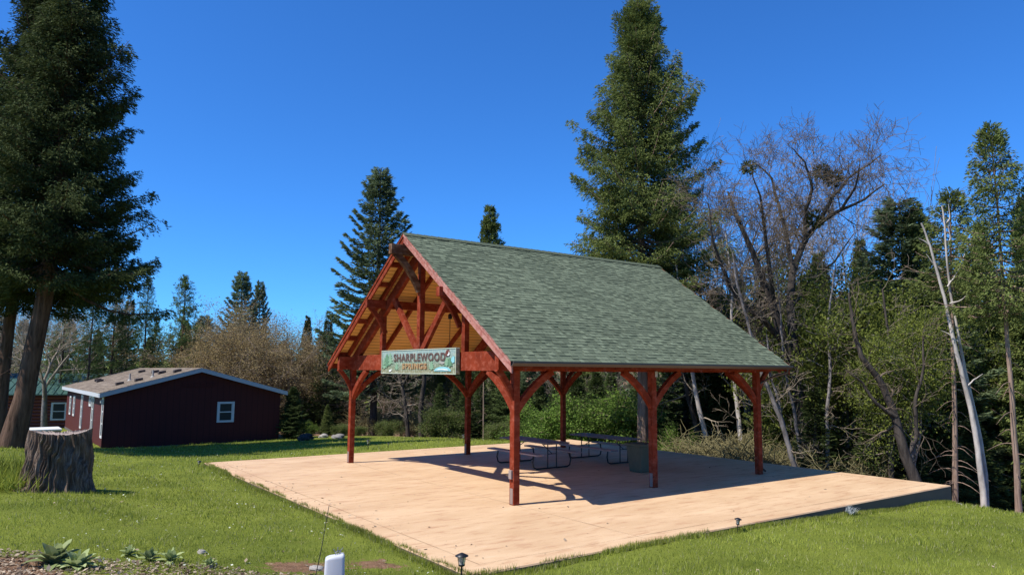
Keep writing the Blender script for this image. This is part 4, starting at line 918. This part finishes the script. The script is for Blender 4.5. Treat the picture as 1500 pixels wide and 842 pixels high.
# --- bushes
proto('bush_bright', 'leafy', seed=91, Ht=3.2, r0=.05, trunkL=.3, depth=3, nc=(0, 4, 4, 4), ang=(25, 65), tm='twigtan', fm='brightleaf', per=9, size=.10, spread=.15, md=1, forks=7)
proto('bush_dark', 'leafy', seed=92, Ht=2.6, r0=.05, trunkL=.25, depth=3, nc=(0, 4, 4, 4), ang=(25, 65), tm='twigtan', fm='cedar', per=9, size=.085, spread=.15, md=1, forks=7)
proto('brush', 'bare', seed=93, Ht=2.3, r0=.03, trunkL=.2, depth=3, nc=(0, 5, 5, 5), ang=(20, 60), rmin=.006, tm='twigtan', fm='brush', forks=9, up=.02)
hbb, hbd, hbr = treeheight('bush_bright'), treeheight('bush_dark'), treeheight('brush')
for u, dd, vt, key, hh, lab, wd in ((810, 34, 560, 'bush_bright', hbb, 'bright green leafy bush behind the back left post, left one', 1.15), (865, 35, 552, 'bush_bright', hbb, 'bright green leafy bush behind the far picnic table', 1.2), (905, 36, 560, 'bush_bright', hbb, 'bright green bush left of the tallest evergreen trunk', 1.0), (770, 37, 590, 'bush_bright', hbb, 'green bush left of the back left post', 1.0),
   (735, 36, 612, 'bush_dark', hbd, 'low green bush beside the straight pale brown trunk', 1.3), (655, 39, 592, 'bush_dark', hbd, 'olive bush right of the pair of dark trunks', 1.2), (570, 41, 612, 'bush_dark', hbd, 'low olive bush left of the pair of dark trunks', 1.3), (530, 41, 622, 'bush_dark', hbd, 'low bush right of the front left post', 1.2),
   (500, 40, 618, 'bush_dark', hbd, 'low dark bush left of the front left post', 1.3), (455, 41, 612, 'bush_bright', hbb, 'light green low bush between the cedar shrub and the post', 1.1), (985, 31, 610, 'bush_bright', hbb, 'small yellow green bush right of the tallest evergreen trunk', .8)):
    put('bush', key, hh, u, dd, vt, lab, 'bushes at the lawn edge', wide=wd, cat='bush')
for i, (u, dd, vt) in enumerate(((1055, 28.5, 618), (1090, 27.5, 612), (1130, 26.5, 630), (1020, 30, 625), (1160, 26, 650), (1250, 25, 640), (620, 44, 600), (590, 45, 590), (650, 45, 585), (560, 46, 590))):
    put('dry_brush', 'brush', hbr, u, dd, vt, ['straw coloured brush thicket beyond the patio between the middle and back posts', 'dry grey scrub under the bare trees behind the pavilion'][0 if i < 6 else 1], ['straw brush beyond the patio', 'grey scrub behind the pavilion'][0 if i < 6 else 1], wide=1.5, cat='brush')

# --- filler forest, each tree its own object
keys = [('fir_b', 15), ('fir_c', 14), ('cedar_a', 16), ('fir_a', 17), ('pine_b', 18)]
def fill(n, u0, u1, d0, d1, v0, v1, label, group, ks, seed, wide=(.85, 1.25)):
    rg = random.Random(seed)
    for i in range(n):
        u = u0 + (u1-u0)*(i+rg.random())/n; dd = rg.uniform(d0, d1); key, h0 = rg.choice(ks)
        p = at(u, dd); h = max(3, ztop(u, rg.uniform(v0, v1), dd)-p.z); s_ = h/h0
        if 1260 < u < 1500 and False: continue
        plant('forest_tree', key, p, rg.uniform(0, 6.28), s_*rg.uniform(*wide), label, 'tree', group, scz=s_)
fill(30, 1000, 1640, 31, 38, 395, 480, 'dark evergreen in the dense wood beyond the right side of the patio', 'evergreens beyond the patio', keys[:3], 1, (1.0, 1.5))
fill(26, 960, 1700, 40, 52, 400, 480, 'evergreen deep in the wood beyond the right side of the patio', 'evergreens deep in the right wood', keys[:3], 2, (1.0, 1.4))
fill(14, 1180, 1640, 25, 30, 560, 640, 'young shaded evergreen at the foot of the wood beyond the patio', 'young evergreens beyond the patio', keys[:2], 7, (1.4, 2.2))
fill(20, 430, 1000, 52, 68, 470, 530, 'dark evergreen in the wood behind the pavilion', 'evergreens behind the pavilion', keys[:4], 3, (1.0, 1.4))
fill(16, 640, 960, 39, 48, 540, 585, 'shaded young evergreen behind the pavilion posts', 'young evergreens behind the posts', keys[:2], 4, (1.3, 2.0))
fill(18, -160, 330, 62, 80, 455, 500, 'pine in the far wood behind the red house and cabin', 'pines behind the house', keys, 5)
fill(7, -320, 10, 48, 58, 380, 450, 'evergreen behind the log cabin at the left edge', 'evergreens behind the cabin', keys, 6)
fill(14, 290, 520, 66, 80, 490, 530, 'evergreen low behind the tan trees', 'evergreens behind the tan trees', keys, 8)
# far-off wood: one mass on the horizon
def farwood():
    rng = np.random.default_rng(5); V = []; T = []
    n = 900; x = rng.uniform(-260, 330, n); y = rng.uniform(95, 190, n); z = gz(x, y); h = rng.uniform(9, 15, n) ; z = z
    for i in range(n):
        k = 90; t = rng.random(k)**.8; az = rng.uniform(0, 6.28, k); r_ = h[i]*.19*(1-t)*rng.uniform(.4, 1.1, k)
        Cn = np.stack([x[i]+r_*np.cos(az), y[i]+r_*np.sin(az), z[i]+h[i]*(.06+.94*t)], -1); D = np.stack([np.cos(az), np.sin(az), rng.uniform(-.6, .3, k)], -1)
        V.append(rhomb(Cn, D, 1.3*(1.1-t), .6*(1.15-t), rng)); T.append(np.clip(rng.random(k)*.8, 0, .88))
    me = np_mesh('distant_wood', np.concatenate(V), 4, np.concatenate(T)); o = link('distant_wood', me, M['fir'])
    tag(o, 'far off evergreen wood closing the horizon behind the lawn and house', 'wood', kind='stuff')
farwood()

# ------------------------------------------------------------------ lawn
def inslab(x, y, mgn=0):
    a, b = Gi(x, y); return (a > SA0-mgn) & (a < SA1+mgn) & (b > SB0-mgn) & (b < SB1+mgn)
def inhouse(x, y):
    c, s_ = math.cos(HT), math.sin(HT); dx, dy = x-HX, y-HY; a = dx*c+dy*s_; b = -dx*s_+dy*c
    return (a > -.02) & (a < HW+.02) & (b > -.02) & (b < HL)
def lawn():
    rng = np.random.default_rng(12); out = []; tin = []
    for (y0, y1, n, ln, wd) in ((8.2, 12.5, 95000, .050, .0085), (12.5, 17, 85000, .052, .011), (17, 24, 80000, .055, .016), (24, 38, 80000, .06, .026)):
        y = rng.uniform(y0, y1, n); x = y*rng.uniform(-.86, .86, n)
        keep = ~inslab(x, y) & ~inhouse(x, y); keep &= rng.random(n) > soil(x, y)*1.25
        a, b = Gi(x, y); keep &= ~((a > SA1+.3) & (y > 19.5) & (x > 8))
        cl = np.sin(x*2.3+np.sin(y*1.9)*2)+np.sin(y*3.1+np.sin(x*2.7)*1.4); keep &= rng.random(n) < np.clip(.78+.16*cl, .2, 1)
        x, y, cl = x[keep], y[keep], cl[keep]; k = len(x); z = gz(x, y)-.004; cs = .10+.006*y0; ce = (np.floor(x/cs+.3*np.sin(y*9))*127.1+np.floor(y/cs+.3*np.sin(x*7))*311.7); ce = np.abs(np.sin(ce)*43758.5) % 1
        h = ln*rng.uniform(.5, 1.35, k)*(1+.18*cl)*(.62+.8*ce); az = rng.uniform(0, 6.28, k); w = wd*rng.uniform(.7, 1.3, k)
        lx, ly = rng.normal(0, .35, k)*h, rng.normal(0, .35, k)*h
        P0 = np.stack([x-np.cos(az)*w/2, y-np.sin(az)*w/2, z], -1); P1 = np.stack([x+np.cos(az)*w/2, y+np.sin(az)*w/2, z], -1); P2 = np.stack([x+lx, y+ly, z+h], -1)
        out.append(np.stack([P0, P1, P2], 1).reshape(-1, 3))
        patch = .5+.30*np.sin(x*.9+1)*np.sin(y*.8)+.16*cl+.15*np.sin(x*.37+y*.53)
        tin.append(np.where(rng.random(k) < .085, .97, np.clip(patch*.55+.30*rng.random(k)+.62*(ce-.42), 0, .89)))
    # longer fringe along the slab
    for e, (fa, n) in enumerate(((lambda t, o: (SA0-o, SB0+(SB1-SB0)*t), 16000), (lambda t, o: (SA0+(SA1-SA0)*t, SB0-o), 16000), (lambda t, o: (SA0+(SA1-SA0)*t, SB1+o), 6000))):
        t = rng.random(n); cw = np.clip(.5+.5*np.sin(t*61+e)+.4*np.sin(t*23+2*e)+.3*np.sin(t*149), 0, 1.4); o = np.abs(rng.normal(0, .07, n))-.055*cw*(rng.random(n) < .5)*(1 if e != 1 else (t < .35)); a, b = fa(t, o); c, s_ = math.sin(TH), math.cos(TH)
        x = PX+a*c-b*s_; y = PY+a*s_+b*c; z = np.where(inslab(x, y), -.02, gz(x, y)); h = rng.uniform(.04, .10, n); az = rng.uniform(0, 6.28, n); w = .009
        P0 = np.stack([x-np.cos(az)*w/2, y-np.sin(az)*w/2, z], -1); P1 = np.stack([x+np.cos(az)*w/2, y+np.sin(az)*w/2, z], -1); P2 = np.stack([x+rng.normal(0, .02, n), y+rng.normal(0, .02, n), z+h], -1)
        out.append(np.stack([P0, P1, P2], 1).reshape(-1, 3)); tin.append(np.where(rng.random(n) < .12, .97, rng.random(n)*.8))
    me = np_mesh('grass', np.concatenate(out), 3, np.concatenate(tin)); o = link('grass', me, M['grass']); tag(o, 'short green lawn grass around the patio', 'grass', kind='stuff')
    # dead leaves
    n = 5200; y = rng.uniform(8.3, 22, n); x = y*rng.uniform(-.85, .85, n); w_ = np.where(y < 10.6, 1, .16)*np.where(x < 1, 1, .45); w_ = np.maximum(w_, soil(x, y))
    keep = (rng.random(n) < w_) & ~inslab(x, y, -.0); x, y = x[keep], y[keep]; k = len(x)
    x = np.concatenate([x, rng.uniform(-8.5, -.9, 13000)]); y = np.concatenate([y, 8.0+1.9*rng.random(13000)**1.1]); kp = ~inslab(x, y); x, y = x[kp], y[kp]
    ta, tb = rng.uniform(SA0, SA1, 420), rng.uniform(SB0, SB1, 420); ta = np.where(rng.random(420) < .45, SA0+abs(rng.normal(0, .5, 420)), ta); sx = PX+ta*math.sin(TH)-tb*math.cos(TH); sy = PY+ta*math.cos(TH)+tb*math.sin(TH); sz_ = np.full(420, .004)
    gzz = np.concatenate([gz(x, y), sz_]); x = np.concatenate([x, sx]); y = np.concatenate([y, sy]); k = len(x)
    D = rng.normal(0, 1, (k, 3)); D[:, 2] *= .25; Cn = np.stack([x, y, gzz+rng.uniform(.004, .03, k)], -1); Cn[-420:, 2] = .008; D[-420:, 2] *= .2
    sz = rng.uniform(.015, .035, k)*rng.choice([1, 1, 1.4, 2.5], k); co_ = rhomb(Cn, D, sz, sz*.6, rng, np.array([[0, 0, 1.]]))
    me = np_mesh('leaf_litter', co_, 4, rng.random(k)*.89); o = link('leaf_litter', me, M['litter']); tag(o, 'dead oak leaves and bark chips lying on the near bed and lawn', 'leaf litter', kind='stuff')
    n = 1500; y = 9.5+rng.random(n)**1.3*16; x = y*rng.uniform(-.75, -.05, n); cl = np.sin(x*1.7+y)+np.sin(y*2.3-x); keep = ~inslab(x, y) & (soil(x, y) < .4) & (rng.random(n) < .35+.3*cl); x, y = x[keep], y[keep]; k = len(x)
    D = rng.normal(0, 1, (k, 3)); D[:, 2] = abs(D[:, 2])*.3; Cn = np.stack([x, y, gz(x, y)+.05], -1); sz = rng.uniform(.02, .045, k)
    me = np_mesh('small_flowers', rhomb(Cn, D, sz, sz*.7, rng, np.array([[0, 0, 1.]])), 4, rng.random(k)*.89); o = link('small_flowers', me, M['white']); tag(o, 'tiny pale flecks of clover and small flowers in the lawn', 'flowers', kind='stuff')
lawn()

# ------------------------------------------------------------------ rosette plants in the bed
def rosette(seed, n, ln, wd):
    rng = np.random.default_rng(seed); V = []; T = []
    for i in range(n):
        az = i*2.4+rng.normal(0, .2); e = R(24+58*(i/n)+rng.normal(0, 6)); l = ln*rng.uniform(.7, 1.1)*(1-.35*i/n); w = wd*rng.uniform(.8, 1.15); o = np.array([math.cos(az), math.sin(az), 0]); sd = np.array([-o[1], o[0], 0]); k = 7; tn = rng.uniform(.1, .85)
        row = []
        for j in range(k+1):
            t = j/k; c = o*(l*t*math.cos(e)) + np.array([0, 0, l*(t*math.sin(e) - .45*t*t*math.cos(e)) + .01]); ww = w*math.sin(math.pi*min(1, .12+t*.88))**.8*.5 + .003
            row.append((c-sd*ww+np.array([0, 0, .3*ww]), c, c+sd*ww+np.array([0, 0, .3*ww])))
        for j in range(k):
            a, b = row[j], row[j+1]
            V += [a[0], a[1], b[1], b[0], a[1], a[2], b[2], b[1]]; T += [tn, min(.89, tn+.12)]
    return np_mesh('rosette', np.array(V), 4, np.array(T))
ra, rb = rosette(1, 26, .42, .13), rosette(2, 16, .26, .075)
for me in (ra, rb): me.materials.append(M['mullein'])
for (u, v, z, me, s_, lab) in ((78, 846, .18, ra, 1.15, 'largest grey green felty rosette plant at the lower left of the bed'), (112, 850, .18, ra, .85, 'second rosette plant close against the largest one'), (188, 824, .15, rb, .8, 'small rosette plant between the largest one and the twin rosettes'), (218, 832, .15, rb, 1.05, 'left one of the two medium rosette plants in the bed'), (250, 832, .15, rb, 1.1, 'right one of the two medium rosette plants in the bed'), (306, 834, .15, rb, .7, 'smallest rosette plant, farthest right in the bed')):
    p = unproj(u, v, z=z); p.z = g1(p.x, p.y)
    o = bpy.data.objects.new('rosette_plant', me); col.objects.link(o); o.location = p; o.scale = (s_,)*3; o.rotation_euler.z = u; tag(o, lab, 'plant', 'rosette plants in the bed')
def tuft(seed, n, ln, wd, spread):
    rng = np.random.default_rng(seed); c = np.zeros((n, 3)); c[:, :2] = rng.normal(0, spread, (n, 2)); D = rng.normal(0, .5, (n, 3)); D[:, 2] = 1
    return np_mesh('tuft', rhomb(c, D, ln*rng.uniform(.6, 1.1, n), wd, rng), 4, rng.random(n)*.85)
me = tuft(5, 260, .20, .02, .07); me.materials.append(plain('silver_leaf', (.32, .34, .33), .8, .1))
p = unproj(1240, 757, z=-.25); p.z = g1(p.x, p.y); o = bpy.data.objects.new('silver_plant', me); col.objects.link(o); o.location = p; tag(o, 'small silvery grey plant at the right edge of the patio', 'plant')
me = tuft(6, 1500, .42, .018, .45); me.materials.append(M['grass'])
for (u, dd, s_, lab) in ((2, 14.5, 1.0, 'taller weedy clump at the left edge beside the stump'), (-40, 15, 1.4, 'tall weeds just past the left edge of view beside the stump')):
    o = bpy.data.objects.new('weed_clump', me); col.objects.link(o); o.location = at(u, dd); o.scale = (s_,)*3; tag(o, lab, 'weeds')

# ------------------------------------------------------------------ rocks
def rock(u, v, z, s_, lab, seed, mt):
    import bmesh
    bm = bmesh.new(); bmesh.ops.create_icosphere(bm, subdivisions=3, radius=1); rg = random.Random(seed); ph = [rg.uniform(0, 6) for _ in range(6)]
    for q in bm.verts:
        c = q.co; k = 1 + .18*math.sin(c.x*3+ph[0]) + .14*math.sin(c.y*4+ph[1]+c.z*2) + .08*math.sin(c.z*7+ph[2]+c.x*5); q.co = Vector((c.x*k*1.25, c.y*k, c.z*k*.62))
    me = bpy.data.meshes.new('rock'); bm.to_mesh(me); bm.free(); o = link('rock', me, mt); p = unproj(u, v, z=z); o.location = (p.x, p.y, g1(p.x, p.y)+s_*.25); o.scale = (s_,)*3; tag(o, lab, 'rock'); return o
rkm = plain('grey_rock', (.20, .185, .165), .9, .1, 0, .4, 4, .02); rkl = plain('pale_rock', (.33, .30, .26), .9, .1, 0, .35, 4, .02); dkr = plain('dark_stump_wood', (.05, .042, .038), .9, .1, 0, .4, 4, .02)
rock(446, 645, -.6, .34, 'dark boulder or old stump beside the right corner of the red house', 1, dkr)
rock(494, 640, -.55, .24, 'grey rock left of the front left post at the lawn edge', 2, rkm); rock(474, 638, -.6, .22, 'pale rock between the dark boulder and the grey rock', 3, rkl)
rock(1372, 729, -.45, .13, 'small pale stone against the right corner of the patio', 4, rkl); rock(1404, 733, -.46, .09, 'tiny stone on the crest just right of the patio corner', 5, rkl)
rock(463, 826, .12, .07, 'small stone by the foot of the thin black rod', 6, rkl)
rock(296, 812, .12, .06, 'small brown stone in the bed near the smallest rosette', 7, rkl)

# ------------------------------------------------------------------ path lights
def path_light(kind):
    root = empty('path_light'); h = .36
    q = MB(); q.tube([(0, 0, -.05), (0, 0, .19)], .012, 8); q.build('stake', bk, root)
    q = MB(); q.tube([(0, 0, .19), (0, 0, .205), (0, 0, .22)], [.02, .045, .045], 12); q.build('base', bk, root)
    gl = NT('frosted_lamp_glass', .3, .5); gl.color((.62, .58, .50)); gl.b.inputs['Transmission Weight'].default_value = .35
    q = MB(); q.tube([(0, 0, .221), (0, 0, .325)], [.036, .055], 12, False); q.build('glass', gl.m, root)
    q = MB()
    for k in range(4): a = k*math.pi/2+.4; q.tube([(.042*math.cos(a), .042*math.sin(a), .22), (.062*math.cos(a), .062*math.sin(a), .33)], .004, 4)
    q.build('cage', bk, root)
    q = MB(); q.tube([(0, 0, .325), (0, 0, .335), (0, 0, .36), (0, 0, .37)], [.09, .088, .035, .012], 16); q.build('cap', bk, root)
    return root
pl = path_light(0); spots = [(676, 847, -.0, 1.0, 'path light with frosted glass at the nearest corner of the patio', (0, 0)), (1080, 776, -.05, .72, 'low path light half sunk in the grass along the right edge of the patio', (.1, .05)), (290, 683, -.05, .62, 'squat path light at the left corner of the patio', (.25, .3)), (539, 662, -.2, .95, 'thin path light on the lawn behind the front left post', (0, 0)), (679, 651, -.1, .9, 'path light on the lawn just behind the middle left post', (0, 0)), (569, 656, -.15, .5, 'smallest path light on the far lawn between the two left posts', (0, 0))]
for i, (u, v, z, s_, lab, tl) in enumerate(spots):
    o = pl if i == 0 else copy_tree(pl); p = unproj(u, v, z=z)
    while inslab(np.array([p.x]), np.array([p.y]), .08)[0]: p = p + (p-G(3.5, 3.4)).normalized()*.05
    p.z = g1(p.x, p.y); o.location = p; o.scale = (s_,)*3; o.rotation_euler = (*tl, 0); tag(o, lab, 'path light', 'small lights around the patio')

# ------------------------------------------------------------------ utility post and rod
p = unproj(489, 862, z=.30); ub = empty('utility_post', (p.x, p.y, g1(p.x, p.y)), .25)
tag(ub, 'pale grey plastic utility post with loose wires on top, left of the nearest path light', 'utility post')
pm = plain('pale_grey_plastic', (.50, .51, .52), .45, .4, 0, .06, 3); top = ztop(489, 813, p.y)-ub.location.z
q = MB(); n = 20; rings = []
for z, w, d in ((-.1, .125, .085), (top-.03, .108, .075), (top-.006, .103, .07), (top, .09, .06)):
    rings.append([(w*np.sign(math.cos(a))*abs(math.cos(a))**.35, d*np.sign(math.sin(a))*abs(math.sin(a))**.35, z+(.02*math.cos(a) if z > 0 else 0)) for a in [2*math.pi*k/n for k in range(n)]])
q.add([p_ for r_ in rings for p_ in r_], [(i*n+j, i*n+(j+1) % n, (i+1)*n+(j+1) % n, (i+1)*n+j) for i in range(3) for j in range(n)], True); q.add(rings[-1], [tuple(range(n))])
q.build('body', pm, ub)
q = MB(); 
for k, (dx, dz) in enumerate(((-.03, .07), (.0, .09), (.02, .06), (.035, .08))): q.tube([(dx*.5+.03, 0, top-.01), (dx+.03, .01, top+dz*.6), (dx*1.6+.03, .0, top+dz)], .005, 5)
q.tube([(.0, 0, top+.03), (.04, .01, top+.05), (.07, 0, top+.03)], .005, 5); q.build('wires', plain('grey_wire', (.25, .26, .27), .4, .5, .4), ub)
p0 = unproj(457, 850, z=.25); p0.z = g1(p0.x, p0.y)-.05; p1 = unproj(482, 740, y=p0.y+.15)
q = MB(); q.tube([p0, p0.lerp(p1, .5)+Vector((.012, 0, 0)), p1], [.006, .005, .004], 6); o = q.build('marker_rod', bk); tag(o, 'thin black rod stuck in the ground leaning right beside the utility post', 'rod')
me_ = o.data; me_.transform(Matrix.Translation(-p0)); o.location = p0

# ------------------------------------------------------------------ sky and sun
AZ, EL = -117.5, 54.5
w = bpy.data.worlds.new('World'); scene.world = w; w.use_nodes = True; nt = w.node_tree
sk = nt.nodes.new('ShaderNodeTexSky'); sk.sky_type = 'NISHITA'; sk.sun_disc = False; sk.sun_elevation = R(EL); sk.sun_rotation = R(AZ); sk.altitude = 1200; sk.air_density = 1.0; sk.dust_density = .3; sk.ozone_density = 3.5
bg = nt.nodes['Background']; bg.inputs[1].default_value = .075
mu = nt.nodes.new('ShaderNodeMix'); mu.data_type = 'RGBA'; mu.blend_type = 'MULTIPLY'; mu.inputs[0].default_value = 1; mu.inputs[7].default_value = (.42, 1.10, 1.92, 1)
nt.links.new(sk.outputs[0], mu.inputs[6]); nt.links.new(mu.outputs[2], bg.inputs[0])
sd = bpy.data.lights.new('sun', 'SUN'); sd.energy = 5.0; sd.angle = R(.53); sd.color = (1, .96, .90)
so = bpy.data.objects.new('sun', sd); col.objects.link(so)
dv = Vector((math.sin(R(AZ))*math.cos(R(EL)), math.cos(R(AZ))*math.cos(R(EL)), math.sin(R(EL)))); so.rotation_euler = dv.to_track_quat('Z', 'Y').to_euler(); so.location = (-10, -5, 20)
vs = scene.view_settings; vs.view_transform = 'Standard'; vs.look = 'None'; vs.exposure = .48; vs.gamma = 1; vs.use_curve_mapping = False
scene.render.engine = 'CYCLES'; scene.render.resolution_x = 1024; scene.render.resolution_y = 574
scene.cycles.max_bounces = 6; scene.cycles.diffuse_bounces = 4; scene.cycles.transparent_max_bounces = 4
